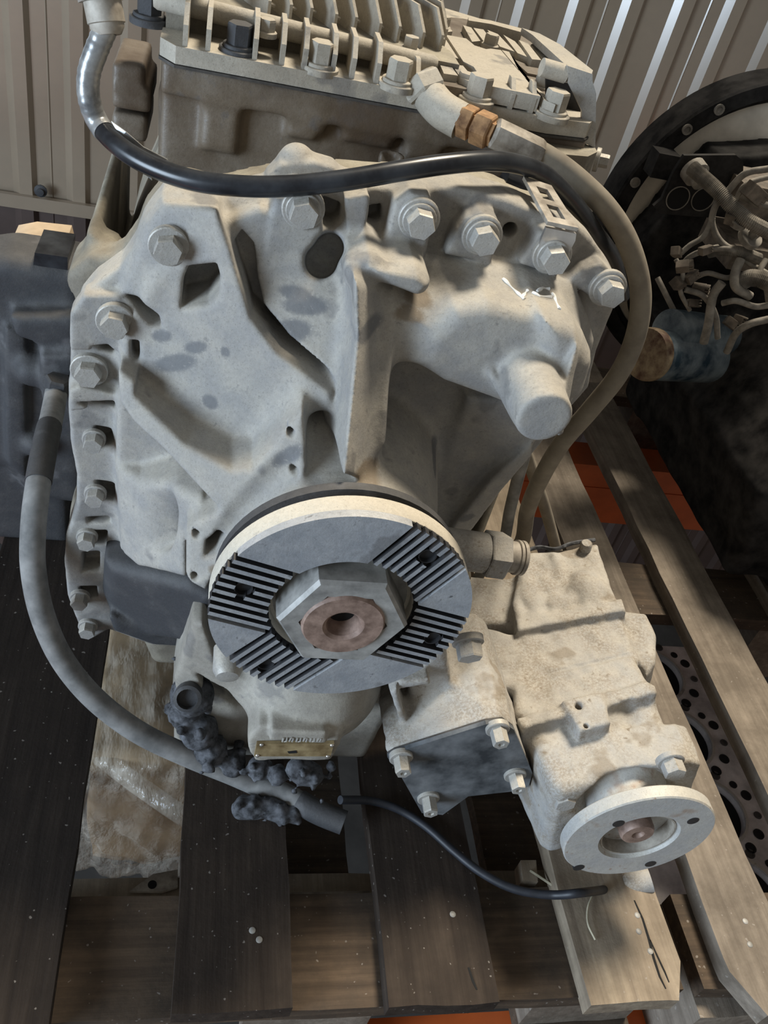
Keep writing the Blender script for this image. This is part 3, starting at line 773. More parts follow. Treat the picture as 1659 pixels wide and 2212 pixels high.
    # window with a rounded floor in the left plate
    F.slab(ppoly([(408,578),(468,572),(476,600),(474,640),(450,662),(392,668),(396,610)], pl), 0.10, 0.178, 0.004, 0.003, 'sub')
    F.ball(U(428, 668, 0.168), (0.016, 0.018, 0.016), 0.004)
    # V rib and the lower left box
    pb1 = plane3((260,900,0.152), (255,1000,0.152), (450,1080,0.136))
    F.slab(ppoly([(255,860),(300,900),(470,1080),(475,1105),(455,1095),(380,1062),(300,1045),(255,1018)], pb1), pb1, 0.19, 0.006, 0.003)
    pb = plane3((258,1020,0.144), (262,1190,0.132), (400,1230,0.078))
    F.slab(ppoly([(253,1008),(300,1040),(380,1058),(440,1085),(440,1110),(412,1130),(403,1150),(405,1256),(300,1230),(262,1198),(252,1100)], pb), pb, 0.19, 0.005, 0.006)
    F.slab(ppoly([(285,1070),(385,1082),(408,1110),(405,1200),(350,1190),(290,1175)], pb), (pb[0], pb[1] + np.array([0, 0.004, 0])), 0.2, 0.0, 0.002, 'none') if False else None
    F.ball(Upl(340, 1120, pb[0], pb[1]) + pb[0]*0.004, (0.030, 0.009, 0.030), 0.012, 'sub')
    F.slab(ppoly([(436,1088),(470,1092),(476,1104),(458,1124),(432,1120)], pb), 0.05, 0.16, 0.003, 0.002, 'sub')
    # dark scoop in the corner of the left plate
    F.ball(U(495, 962, 0.122), (0.024, 0.024, 0.010), 0.008, 'sub')
    F.slab(ypoly([(150,680),(180,640),(262,640),(262,760),(150,760)], 0.160), 0.160, 0.18, 0.004, 0.003)
    # slots by the upper left bolts
    F.slab(ypoly([(268,640),(300,640),(345,668),(352,690),(330,690),(300,668)], 0.16), 0.10, 0.178, 0.004, 0.003, 'sub')
    F.slab(ypoly([(198,742),(235,738),(246,750),(246,772),(215,764)], 0.165), 0.10, 0.186, 0.003, 0.002, 'sub')
    F.slab(ypoly([(282,740),(300,740),(302,796),(284,796)], 0.15), 0.10, 0.168, 0.004, 0.003, 'sub')
    for L in ([(170,855),(250,852),(250,882),(205,872)], [(205,924),(240,930),(248,960),(222,970),(205,955)], [(205,1042),(248,1046),(248,1085),(215,1080)],
              [(186,1122),(235,1120),(240,1132),(190,1134)], [(188,1152),(232,1150),(228,1180),(196,1180)], [(178,1198),(215,1196),(215,1238),(178,1240)], [(172,1272),(208,1272),(210,1296),(172,1296)]):
        F.slab(ypoly(L, 0.168), 0.10, 0.19, 0.003, 0.002, 'sub')
    # Y-shaped raised frame: V rib and mounting pad with its sunk centre; blend to the plate; cheek from the pad to the big rib
    pf = plane3((520,940,0.128), (650,880,0.088), (560,1020,0.094))
    F.slab(ppoly([(500,1010),(545,960),(600,900),(652,880),(656,950),(600,1020),(530,1060)], pf), pf, 0.17, 0.020, 0.003)
    pc = plane3((660,905,0.104), (745,905,0.112), (700,1050,0.058))
    F.slab(ppoly([(655,900),(745,905),(780,980),(820,1045),(700,1070),(660,1012)], pc), pc, 0.17, 0.012, 0.003)
    pp_ = plane3((265,850,0.124), (655,884,0.078), (405,1250,0.045))
    F.slab(ppoly([(655,884),(662,1010),(650,1040),(600,1085),(520,1170),(470,1235),(445,1280),(412,1262),(402,1245),(402,1152),(428,1124),(462,1112),(472,1100),(420,1045),(350,970),(290,915),(258,872),(255,800),
                  (292,828),(292,858),(400,962),(500,1018),(545,1015),(590,965),(620,925)], pp_), pp_, 0.17, 0.005, 0.003)
    n_ = pp_[0]
    for A_, B_, r_ in (((612,1012),(515,1118),0.014), ((515,1118),(490,1150),0.011)):
        F.cone(Upl(*A_, n_, pp_[1]) + n_*(r_ - 0.004), Upl(*B_, n_, pp_[1]) + n_*(r_ - 0.004), r_, r_, 0.003, 'sub', flat=False)
    F.slab(ppoly([(445,1172),(470,1152),(486,1168),(466,1204),(442,1206)], pp_), 0.0, 0.085, 0.003, 0.002, 'sub')
    for q in ((628,936), (636,1022), (424,1156), (420,1248)):
        c = Upl(*q, pp_[0], pp_[1]); F.cone(c - np.array([0, 0.01, 0]), c + np.array([0, 0.012, 0]), 0.0028, 0.0028, 0, 'sub', r=0.0005)
    # bolt hole in the flange between pads
    c = U(1103, 500, 0.168); F.cone(c, c + np.array([0, 0.03, 0]), 0.0055, 0.0055, 0, 'sub', r=0.001)
    # ear and ball on the top edge
    F.slab(ypoly([(575,385),(605,355),(680,350),(722,362),(748,390),(745,420),(580,425)], 0.182), 0.182, 0.204, 0.005, 0.004)
    F.ball(U(640, 350, 0.196), 0.0125, 0.003); F.ball(U(1000, 402, 0.196), (0.012, 0.01, 0.008), 0.003)
    F.rough(0.00018, 160)
    o = link('rear_housing', F.mesh('rear_housing', 1), AL, GB)
    n = len(o.data.vertices); V = np.empty(n*3, np.float32); o.data.vertices.foreach_get('co', V); V = V.reshape(-1, 3)
    def blots(name, L):
        val = np.zeros(n, np.float32)
        for px, py, yy, a_, b_, ang in L:
            c0 = U(px, py, yy); sc = 0.00034; t = math.radians(ang)
            u = (V[:,0]-c0[0])*math.cos(t) + (V[:,2]-c0[2])*math.sin(t); w = -(V[:,0]-c0[0])*math.sin(t) + (V[:,2]-c0[2])*math.cos(t)
            e = 1.25 - np.sqrt((u/(a_*sc))**2 + (w/(b_*sc*1.25))**2 + ((V[:,1]-yy)/0.03)**4)
            val = np.maximum(val, np.clip(e*2.2, 0, 1))
        at_ = o.data.attributes.new(name, 'FLOAT', 'POINT'); at_.data.foreach_set('value', val)
    blots('stain', [(380,775,0.145,48,14,32),(425,735,0.145,26,10,32),(350,720,0.15,22,10,30),(455,850,0.135,17,13,10),(487,738,0.14,10,9,0),(630,708,0.13,40,16,18),(660,655,0.135,44,14,12),(640,625,0.145,34,10,2),
                    (705,560,0.15,28,16,20),(695,780,0.12,8,6,0),(935,975,0.14,14,20,0),(800,720,0.09,30,14,10),(620,1000,0.06,14,30,-40),(1010,1120,0.14,20,10,40)])
    blots('soil', [(505,962,0.12,34,12,10),(790,1015,0.06,34,16,-30),(735,900,0.10,8,34,0),(468,1195,0.06,16,10,0),(905,650,0.12,26,9,5),(880,668,0.12,30,10,0)])
    return o
RH = rear_housing()

def lower_bell():
    F = Field((-0.22, 0.06, 0.05), (-0.04, 0.20, 0.33), 0.0025)
    pw = plane3((230,1240,0.142), (420,1285,0.100), (250,1330,0.146))
    F.slab(ppoly([(222,1218),(300,1238),(410,1264),(470,1300),(440,1400),(330,1385),(240,1346),(218,1290)], pw), pw, 0.2, 0.006, 0.012)
    F.slab(ypoly([(232,1330),(300,1350),(400,1385),(420,1402),(330,1396),(245,1366)], 0.135), 0.135, 0.19, 0.004, 0.004)
    return link('lower_bell', F.mesh('lower_bell', 1), MAT['dark_oily_metal'], GB)
lower_bell()
# bolts of the rear housing
for q, yy in (((365,530),0.1515),((250,692),0.1575),((193,798),0.168)):
    bolt(GB, U(*q, yy), af=0.0165, hh=0.009, wr=0.0135, wh=0.003)
for q in ((203,948),(206,1066),(188,1160),(173,1290),(190,1352)):
    bolt(GB, U(*q, 0.168), af=0.013, hh=0.009, wr=0.009, wh=0.002, mat='dusty_aluminium')
for q, yy in (((655,450),0.1495),((905,472),0.1485),((1041,508),0.1485),((1192,550),0.1485),((1312,622),0.1525)):
    bolt(GB, U(*q, yy), af=0.0165, hh=0.010, wr=0.0140, wh=0.002, washer2=0.002)

# ------------------------------------------------------------------ main case behind the joint
def main_case():
    F = Field((-0.25, 0.204, 0.0), (0.262, 0.66, 0.62), 0.004)
    F.slab([(p[0]*1.012, p[2] - 0.005) for p in ypoly(OUT, 0.170)], 0.208, 0.236, 0, 0.003)
    body = ypoly([(330,500),(400,440),(560,420),(880,430),(1100,470),(1250,540),(1290,640),(1270,800),(1150,960),(1000,1150),(700,1380),(420,1380),(260,1330),(190,1250),(190,900),(210,720),(270,590)], 0.17)
    F.slab([(p[0], p[2] - (0.045 if p[2] > 0.4 else 0.0)) for p in body], 0.22, 0.64, 0.012, 0.02)
    F.slab([(-0.13, 0.0), (0.15, 0.0), (0.20, 0.16), (-0.18, 0.16)], 0.215, 0.60, 0.02, 0.02)
    for x in (-0.19, -0.11, 0.0, 0.10, 0.19):
        F.slab([(x - 0.004, 0.05), (x + 0.004, 0.05), (x + 0.004, 0.49), (x - 0.004, 0.49)], 0.23, 0.5, 0.006, 0.003)
    # joint bosses seen along the left edge
    for q in ((185,615), (215,590)):
        F.cone(U(*q, 0.21), U(*q, 0.21) + np.array([0, 0.05, 0]), 0.014, 0.014, 0.006)
    return link('main_case', F.mesh('main_case'), CS, GB)
main_case()
def upper_case():
    """oily wall below the control module"""
    F = Field((-0.19, 0.285, 0.46), (0.235, 0.63, 0.606), 0.003)
    F.slab([(-0.150, 0.46), (0.190, 0.46), (0.190, 0.594), (-0.150, 0.594)], 0.322, 0.62, 0, 0.006)
    F.slab(ypoly([(340,190),(1000,340),(1180,380),(1180,500),(340,430)], 0.33), 0.335, 0.5, 0, 0.003)
    F.slab([(-0.150, 0.570), (0.150, 0.568), (0.190, 0.560), (0.190, 0.594), (-0.150, 0.594)], 0.309, 0.40, 0.004, 0.004)
    for px, py, w in ((480,230,0.014), (665,200,0.012), (690,180,0.008), (812,215,0.020), (930,260,0.015), (1080,300,0.012)):
        c = U(px, py, 0.315); F.slab([(c[0]-w, c[2]-0.035), (c[0]+w, c[2]-0.035), (c[0]+w, c[2]+0.03), (c[0]-w, c[2]+0.03)], 0.312, 0.36, 0.008, 0.004)
    # threaded spigot
    F.cone(U(842, 385, 0.29), U(846, 330, 0.29), 0.0105, 0.0105, 0.004)
    F.cone(U(845, 350, 0.29), U(846, 322, 0.29), 0.0055, 0.0055, 0, 'sub')
    for px, py in ((255, 160), (268, 205), (262, 270)):
        c = U(px, py, 0.345); F.slab([(c[0]-0.014, c[2]-0.012), (c[0]+0.02, c[2]-0.012), (c[0]+0.02, c[2]+0.008), (c[0]-0.014, c[2]+0.008)], 0.345, 0.42, 0.003, 0.002)
    return link('upper_case', F.mesh('upper_case'), MAT['oily_case'], GB)
upper_case()

# ------------------------------------------------------------------ output flange
def output_flange():
    cx, cz = 0.003, 0.348; R1, R0 = 0.0912, 0.050
    fl = MB().lathe([(0.040, 0.0), (R1 - 0.001, 0.0), (R1, -0.001), (R1, 0.0122), (R1 - 0.0005, 0.0128), (R0 + 0.001, 0.0128), (R0, 0.0115), (R0, 0.004), (0.040, 0.002)][:], (cx, 0.019, cz), (0, -1, 0), 96, closed=True)
    fo = fl.build('output_flange', MAT['flange_rim'], GB, 40)
    fo['label'] = 'round cross-toothed output flange'
    MB().lathe([(0.084, 0.0), (0.088, 0.003), (0.088, 0.010), (0.045, 0.012), (0.045, 0.0)], (cx, 0.040, cz), (0, -1, 0), 64, closed=True).build('seal_ring', MAT['dark_oily_metal'], fo, 40)
    # face: local coordinates u = x - cx, w = z - cz; groups of straight teeth along two directions
    yb, yf = 0.0062, 0.0
    def direc(a, b):
        A, B = U(*a, 0), U(*b, 0); v = np.array([B[0]-A[0], B[2]-A[2]]); return v / np.linalg.norm(v)
    groups = [((520,1208),(632,1240),(456,1334)), ((809,1211),(893,1145),(923,1288)), ((503,1418),(570,1374),(625,1492)), ((919,1315),(1000,1337),(836,1420))]
    holes = [np.array([p[0]-cx, p[2]-cz]) for p in (U(526,1278,0), U(925,1207,0), U(574,1440,0), U(935,1384,0))]
    spans = []
    for gi, (g0, g1, g2) in enumerate(groups):
        dv = direc(g0, g1); nv = np.array([-dv[1], dv[0]])
        p0_, p2_ = U(*g0, 0), U(*g2, 0)
        sa, sb = sorted((np.array([p0_[0]-cx, p0_[2]-cz]) @ nv, np.array([p2_[0]-cx, p2_[2]-cz]) @ nv))
        pitch = (sb - sa) / 8.0; half = pitch * 0.27
        c0 = np.array([(p0_[0]+p2_[0])/2-cx, (p0_[2]+p2_[2])/2-cz])
        if True:
            for k in range(8):
                s_ = sa + (k + 0.5) * pitch
                if abs(s_) > R1 - 0.004: continue
                hi = math.sqrt((R1-0.0004)**2 - s_*s_)
                lo = math.sqrt(max(0, (R0+0.0012)**2 - s_*s_)) if abs(s_) < R0 else 0.0
                sg = 1 if c0 @ dv > 0 else -1
                segs = [(lo, hi)]
                hs = holes[gi]; hn = hs @ nv - s_; hd = (hs @ dv) * sg
                if abs(hn) < 0.0065:
                    q = math.sqrt(0.0065**2 - hn*hn) + 0.0004
                    segs = [(lo, min(hi, hd - q)), (max(lo, hd + q), hi)]
                for a, b_ in segs:
                    if b_ - a < 0.004: continue
                    bot = []; top = []
                    P0 = []
                    for t, side in ((a, -1), (b_, -1), (b_, 1), (a, 1)):
                        uv = dv*sg*t; P0.append((uv, side))
                    b = MB()
                    lowr = [b.bm.verts.new((cx + (uv + nv*(s_ + sd*(half+0.0001)))[0], yb + 0.0003, cz + (uv + nv*(s_ + sd*(half+0.0001)))[1])) for uv, sd in P0]
                    upr = [b.bm.verts.new((cx + (uv + nv*(s_ + sd*half*0.88))[0], yf, cz + (uv + nv*(s_ + sd*half*0.88))[1])) for uv, sd in P0]
                    b.bm.faces.new(lowr[::-1]); b.bm.faces.new(upr)
                    for i in range(4): b.bm.faces.new([lowr[i], lowr[(i+1)%4], upr[(i+1)%4], upr[i]])
                    to = b.build('tooth', MAT['steel_flange'], fo); to.data.materials.append(MAT['groove_black'])
                    for pg in to.data.polygons: pg.material_index = 0 if pg.normal.y < -0.9 else 1
        spans.append((dv, nv, sa - 0.2*pitch, sb + 0.2*pitch, 1 if c0 @ dv > 0 else -1))
    # plain face pads between the toothed groups: polar cells outside every group
    n_a, n_r = 240, 14
    def ingroup(u, w):
        for dv, nv, a, b_, sg in spans:
            s_ = u*nv[0] + w*nv[1]; t = (u*dv[0] + w*dv[1]) * sg
            if a <= s_ <= b_ and t > 0: return True
        return False
    lab = np.array([ingroup(0.5*(R0+R1)*math.cos(2*math.pi*i/n_a), 0.5*(R0+R1)*math.sin(2*math.pi*i/n_a)) for i in range(n_a)])
    # pad outline follows the straight group edges: clip ring sectors by half planes
    starts = [i for i in range(n_a) if not lab[i] and lab[i-1]]
    for st in starts:
        i = st; ang = []
        while not lab[i % n_a]: ang.append(i); i += 1
        outer = []; inner = []
        for rr, lst in ((R1, outer), (R0 + 0.001, inner)):
            for q in range((st - 40) * 2, (i + 40) * 2):
                t = 2*math.pi*q/(2*n_a); u, w = rr*math.cos(t), rr*math.sin(t)
                if not ingroup(u, w): lst.append((q, u, w))
        mid = (st + i - 1)
        def run(lst):
            qs = {q: (u, w) for q, u, w in lst}; q = mid; a = q
            if q not in qs: return []
            while a - 1 in qs: a -= 1
            b_ = q
            while b_ + 1 in qs: b_ += 1
            return [qs[k] for k in range(a, b_ + 1)]
        O, I = run(outer), run(inner)
        if len(O) < 2: continue
        if len(I) < 2:
            best = None
            for q in range(-30, 31):
                t = math.pi*(mid + q)/n_a; r_ = R1 - 0.002
                while r_ > R0 and not ingroup(r_*math.cos(t), r_*math.sin(t)): r_ -= 0.0004
                if best is None or r_ < best[0]: best = (r_, t)
            I = [((best[0] + 0.0004)*math.cos(best[1]), (best[0] + 0.0004)*math.sin(best[1]))]
        MB().prism([(cx + u, yf, cz + w) for u, w in O + I[::-1]], (0, yb - yf + 0.0003, 0)).build('face_pad', MAT['steel_flange'], fo)
    MB().lathe([(R1 - 0.0016, 0), (R1 - 0.0016, 0.0003), (R0 + 0.0006, 0.0003), (R0 + 0.0006, 0)], (cx, yb - 0.0002, cz), (0, -1, 0), 96, closed=True).build('groove_floor', MAT['groove_black'], fo)
    for h in holes:
        MB().lathe([(0.0064, -0.004), (0.0064, 0.0030), (0.0056, 0.0030), (0.0056, -0.003), (0, -0.003)], (cx + h[0], yb - 0.001, cz + h[1]), (0, -1, 0), 24).build('bolt_hole', MAT['groove_black'], fo, 40)
    # shaft nut, shaft end
    nr = 0.0405 / math.cos(math.pi/6) * 0.98
    b = MB().lathe([(nr, -0.03), (nr, 0.0055), (nr*0.945, 0.0085), (0.031, 0.0085), (0.031, -0.03)], (cx, -0.001, cz), (0, -1, 0), 6, closed=True)
    n_ = b.build('shaft_nut', MAT['nut_steel'], fo); n_['label'] = 'big hexagonal shaft nut'
    MB().lathe([(0.0305, -0.04), (0.0305, 0.004), (0.0275, 0.0085), (0.0145, 0.0085), (0.0120, 0.0065), (0.0095, -0.004), (0.004, -0.02), (0, -0.021)], (cx, -0.003, cz), (0, -1, 0), 48).build('shaft_end', MAT['shaft_rust'], fo, 35)['label'] = 'rust-brown shaft end with a centre hole'
    MB().lathe([(0.0098, -0.012), (0.0098, -0.0045), (0, -0.0045)], (cx, -0.003, cz), (0, -1, 0), 32).build('centre_hole', MAT['void_black'], fo)
    MB().lathe([(0.052, 0.0), (0.052, 0.002), (0.030, 0.002), (0.030, 0)], (cx, 0.0175, cz), (0, -1, 0), 48, closed=True).build('recess_floor', MAT['nut_steel'], fo, 40)
output_flange()

# ------------------------------------------------------------------ power take-off at lower right (rolled about the shaft direction)
RO = math.radians(13.5); ex = np.array([math.cos(RO), 0, math.sin(RO)]); ez = np.array([-math.sin(RO), 0, math.cos(RO)])
PO = np.array([0.306, 0.0, 0.126])
FR = (np.array([ex, [0, 1, 0], ez]), PO)            # local rows
def tl(p): p = np.array(p) - PO; return np.array([p @ ex, p[1], p @ ez])
def wl(u, y, w): return PO + ex*u + ez*w + np.array([0, y, 0])
def top(L, w):
    return [tl(Upl(px, py, ez, PO + ez*w)) for px, py in L]
def pto():
    F = Field((-0.17, -0.035, -0.09), (0.10, 0.30, 0.095), 0.002, FR)
    wb = -0.065
    A = top([(1128,1192),(1200,1186),(1292,1172),(1330,1285),(1348,1318),(1118,1362),(1105,1300)], 0.066)
    F.zslab(A, wb, 0.066, 0.006, 0.006)
    F.zslab(top([(1115,1335),(1345,1290),(1352,1318),(1118,1362)], 0.069), wb, 0.069, 0.003, 0.003)
    F.zslab(top([(990,1240),(1125,1250),(1125,1345),(1010,1350),(985,1300)], 0.048), wb, 0.048, 0.014, 0.006)
    F.zslab(top([(1022,1345),(1112,1368),(1325,1325),(1342,1330),(1385,1425),(1330,1445),(1020,1500),(1000,1480)], 0.059), wb, 0.059, 0.006, 0.006)
    F.zslab(top([(1335,1315),(1398,1322),(1420,1370),(1418,1430),(1398,1455),(1372,1412)], 0.052), wb, 0.052, 0.008, 0.006)
    F.zslab(top([(1110,1485),(1200,1440),(1360,1402),(1395,1460),(1412,1480),(1135,1560),(1112,1540)], 0.061), wb, 0.061, 0.005, 0.006)
    F.zslab(top([(1114,1548),(1225,1520),(1395,1468),(1418,1478),(1420,1496),(1130,1572)], 0.066), 0.0, 0.066, 0.003, 0.003)
    F.zslab(top([(1128,1560),(1408,1485),(1478,1640),(1455,1655),(1215,1712),(1192,1700)], 0.052), wb, 0.052, 0.008, 0.012)
    F.zslab(top([(1212,1512),(1302,1492),(1322,1560),(1252,1580)], 0.070), 0.02, 0.070, 0.004, 0.003)
    F.ball(tl(Upl(1362, 1545, ez, PO + ez*0.058)), (0.012, 0.014, 0.010), 0.004, 'sub')
    F.cone((-0.005, 0.16, 0.052), (-0.005, 0.24, 0.066), 0.006, 0.004, 0.006, flat=False)
    c = tl(Upl(1270, 1270, ez, PO + ez*0.066)); F.ball(c, (0.016, 0.022, 0.010), 0.010)
    c = tl(Upl(1150, 1285, ez, PO + ez*0.066)); F.ball(c, (0.010, 0.03, 0.004), 0.004)
    for q in ((1250, 1523), (1265, 1567)):
        c = tl(Upl(*q, ez, PO + ez*0.070)); F.cone(c + np.array([0, 0, 0.003]), c - np.array([0, 0, 0.012]), 0.0030, 0.0030, 0, 'sub', r=0.0004)
    # front plate and hub
    F.slab([(-0.062, -0.075), (0.060, -0.075), (0.066, -0.06), (0.066, 0.045), (0.055, 0.052), (-0.05, 0.052), (-0.066, 0.040), (-0.066, -0.06)], -0.012, 0.03, 0.004, 0.004)
    F.ball((0, -0.02, 0.02), (0.05, 0.02, 0.034), 0.006, 'sub')
    for L_, w_ in (([(1112,1366),(1230,1345),(1342,1320),(1400,1332)], 0.060), ([(1010,1498),(1100,1484),(1200,1450),(1380,1408)], 0.061)):
        T = top(L_, w_)
        for A_, B_ in zip(T[:-1], T[1:]): F.cone(A_, B_, 0.0024, 0.0024, 0.001, 'sub', flat=False)
    # dried crust of mud on the top
    for q, r_ in (((1205,1300),0.012), ((1160,1330),0.010), ((1235,1290),0.010), ((1180,1265),0.012)):
        c = tl(Upl(*q, ez, PO + ez*0.066)); F.ball(c, (r_, r_*0.8, 0.003), 0.003)
    F.rough(0.0004, 190)
    o = link('power_takeoff', F.mesh('power_takeoff', 1), MAT['dirty_pto'], GB); o['label'] = 'pale dirt-crusted power take-off with small output flange'
    # hub, flange, splined end
    C = np.array([0.309, -0.05, 0.126])
    MB().lathe([(0.043, 0), (0.041, 0.004), (0.038, 0.010), (0.038, 0.026), (0.044, 0.030), (0.044, 0.032)], C + np.array([0, 0.048, 0]), (0, -1, 0), 48).build('hub', MAT['pto_flange_steel'], o, 40)
    R1 = 0.069
    fl = MB().lathe([(0.034, -0.012), (R1 - 0.0006, -0.012), (R1, -0.0112), (R1, -0.0012), (R1 - 0.0012, 0.0), (0.0375, 0.0), (0.0365, -0.003), (0.034, -0.004)], C, (0, -1, 0), 72, closed=True)
    fo = fl.build('drive_flange', MAT['pto_flange_steel'], o, 35); fo['label'] = 'small round drive flange'
    MB().lathe([(0.0345, -0.03), (0.0345, -0.027), (0.0, -0.027)], C, (0, -1, 0), 36).build('cup_floor', MAT['dark_oily_metal'], o, 40)
    MB().lathe([(0.0345, -0.028), (0.0345, -0.003), (0.033, -0.003), (0.033, -0.028)], C, (0, -1, 0), 48, closed=True).build('cup_wall', MAT['ferrule_steel'], o, 40)
    b = MB().lathe([(0.016, -0.028), (0.016, -0.006), (0.0145, -0.003), (0.006, -0.003), (0.004, -0.006), (0, -0.006)], C, (0, -1, 0), 18); b.build('shaft_end', MAT['shaft_rust'], o, 30)
    b = MB()
    b.box((C[0] - 0.033, C[1] + 0.018, C[2] - 0.004), (C[0] + 0.033, C[1] + 0.026, C[2] + 0.004)); b.build('cross_bar', MAT['ferrule_steel'], o)
    for q in ((1336,1779), (1497,1773), (1250,1874), (1405,1866)):
        p = U(*q, -0.05); MB().lathe([(0.0054, -0.004), (0.0054, 0.0003), (0, 0.0003)], p, (0, -1, 0), 20).build('flange_hole', MAT['groove_black'], o, 40)
    for q in ((1213, 1708), (1447, 1642)):
        bolt(o, U(*q, -0.012) , af=0.017, hh=0.012, wr=0.0125, wh=0.003, mat='dirty_pto')
    # lower connector with the cable
    c0, c1 = U(1318, 1920, -0.030), U(1405, 1900, -0.030)
    MB().lathe([(0.0085, 0), (0.0105, 0.003), (0.0105, 0.010), (0.0090, 0.011), (0.0090, 0.014), (0.0125, 0.015), (0.0125, 0.042)], c0, Vector(c1 - c0).normalized(), 20).build('connector', MAT['dirty_pto'], o, 40)
    # stud and bolt on the rear edge
    s0 = Upl(1262, 1195, ez, PO + ez*0.060); MB().lathe([(0.0065, -0.01), (0.0065, 0.016), (0.005, 0.018)], s0, Vector((-0.25, -0.1, 1)).normalized(), 14).build('stud', MAT['dirty_pto'], o, 40)
    MB().tube(catmull([Upl(1130,1192,ez,PO+ez*0.067), Upl(1165,1182,ez,PO+ez*0.068), Upl(1200,1186,ez,PO+ez*0.069), Upl(1235,1174,ez,PO+ez*0.070), Upl(1285,1166,ez,PO+ez*0.068)]), 0.0022, 6).build('sealant_bead', MAT['grease_fluff'], o, 60)
    bolt(o, U(1010, 1382, 0.055), axis=(0.05, -0.75, -0.25), af=0.019, hh=0.013, wr=0.0135, wh=0.004, mat='dirty_pto')
    return o
pto()

# ------------------------------------------------------------------ lower housings under the flange
def lower():
    F = Field((-0.13, 0.000, 0.0), (0.125, 0.20, 0.25), 0.0025)
    # round belly with tag land
    c = np.array([0.014, 0.105, 0.150])
    F.ball((0.012, 0.080, 0.172), (0.064, 0.058, 0.056), 0.01)
    F.cone((0.010, 0.10, 0.19), (0.006, 0.13, 0.24), 0.055, 0.065, 0.02, flat=False)
    F.cone((0.014, 0.15, 0.03), (0.014, 0.15, 0.12), 0.045, 0.050, 0.02)
    F.slab(ypoly([(535,1598),(560,1570),(735,1580),(735,1612),(718,1645),(540,1645)], 0.020), 0.020, 0.09, 0.006, 0.003)
    F.slab(ypoly([(585,1580),(708,1584),(708,1606),(580,1604)], 0.013), 0.013, 0.06, 0.003, 0.0015)
    # left bracket wall with window
    pl = plane3((425,1350,0.075), (540,1490,0.055), (400,1500,0.080))
    F.slab(ppoly([(415,1348),(440,1350),(470,1440),(540,1480),(560,1520),(540,1540),(490,1505),(440,1490),(385,1530),(375,1470),(400,1400)], pl), pl, 0.16, 0.006, 0.004)
    F.slab(ypoly([(378,1440),(440,1470),(500,1520),(540,1600),(470,1600),(400,1560),(376,1510)], 0.105), 0.105, 0.18, 0.006, 0.004)
    F.slab(ypoly([(425,1405),(490,1420),(545,1470),(560,1515),(500,1490),(455,1455)], 0.10), 0.02, 0.13, 0.004, 0.003, 'sub')
    # right arm to the bracket, small foot
    F.slab(ypoly([(700,1480),(830,1490),(840,1530),(760,1520),(735,1560),(700,1560)], 0.085), 0.085, 0.15, 0.008, 0.005)
    F.slab([(-0.10, 0.0), (0.10, 0.0), (0.11, 0.09), (-0.10, 0.09)], 0.105, 0.20, 0.02, 0.01)
    F.rough(0.0004, 150)
    o = link('lower_housing', F.mesh('lower_housing', 1), MAT['lower_housing_metal'], GB)
    q = [U(px, py, 0.0165) for px, py in ((555,1607),(722,1606),(714,1634),(549,1634))]
    t = MB().prism(q, (0, 0.003, 0)).bevel(0.0006).build('tag_plate', MAT['tag_brass'], o); t['label'] = 'small brass-coloured tag plate with four rivets'
    for px, py in ((565,1609),(717,1610),(556,1632),(708,1634)):
        MB().lathe([(0.0018, 0), (0.0015, 0.0010), (0, 0.0014)], U(px, py, 0.0163), (0, -1, 0), 12).build('rivet', MAT['bright_metal'], o, 60)
    p = [U(px, py, 0.0160) for px, py in ((621,1624),(640,1622),(642,1627),(624,1628))]
    MB().prism(p, (0, 0.0006, 0)).build('tag_mark', MAT['void_black'], o)
    # worn raised characters above the tag
    x0 = 610
    for k in range(6):
        px = x0 + k*15; b = MB()
        segs = [((px, 1601), (px + 4, 1594)), ((px + 4, 1594), (px + 9, 1595)), ((px + 9, 1595), (px + 6, 1602))] if k % 2 else [((px, 1602), (px + 3, 1594)), ((px + 3, 1602), (px + 9, 1601)), ((px + 9, 1601), (px + 10, 1594))]
        for s0, s1 in segs: b.tube([U(*s0, 0.0128), U(*s1, 0.0128)], 0.0008, 6)
        b.build('raised_character', MAT['bolt_steel'], o)
    # plain round plug low on the left bracket
    a = U(408, 1500, 0.070)
    MB().lathe([(0.012, 0), (0.012, 0.012), (0.009, 0.013), (0.009, 0.006), (0, 0.006)], a, (-0.1, -0.8, 0.55), 20).build('drain_plug', MAT['dark_oily_metal'], o, 40)
    # small ball end peeking under the flange
    MB().lathe([(0.012, -0.02), (0.012, 0.0), (0.009, 0.006), (0, 0.008)], U(492, 1448, 0.045), (0, -1, -0.2), 20).build('stub', MAT['bolt_steel'], o, 50)
lower()
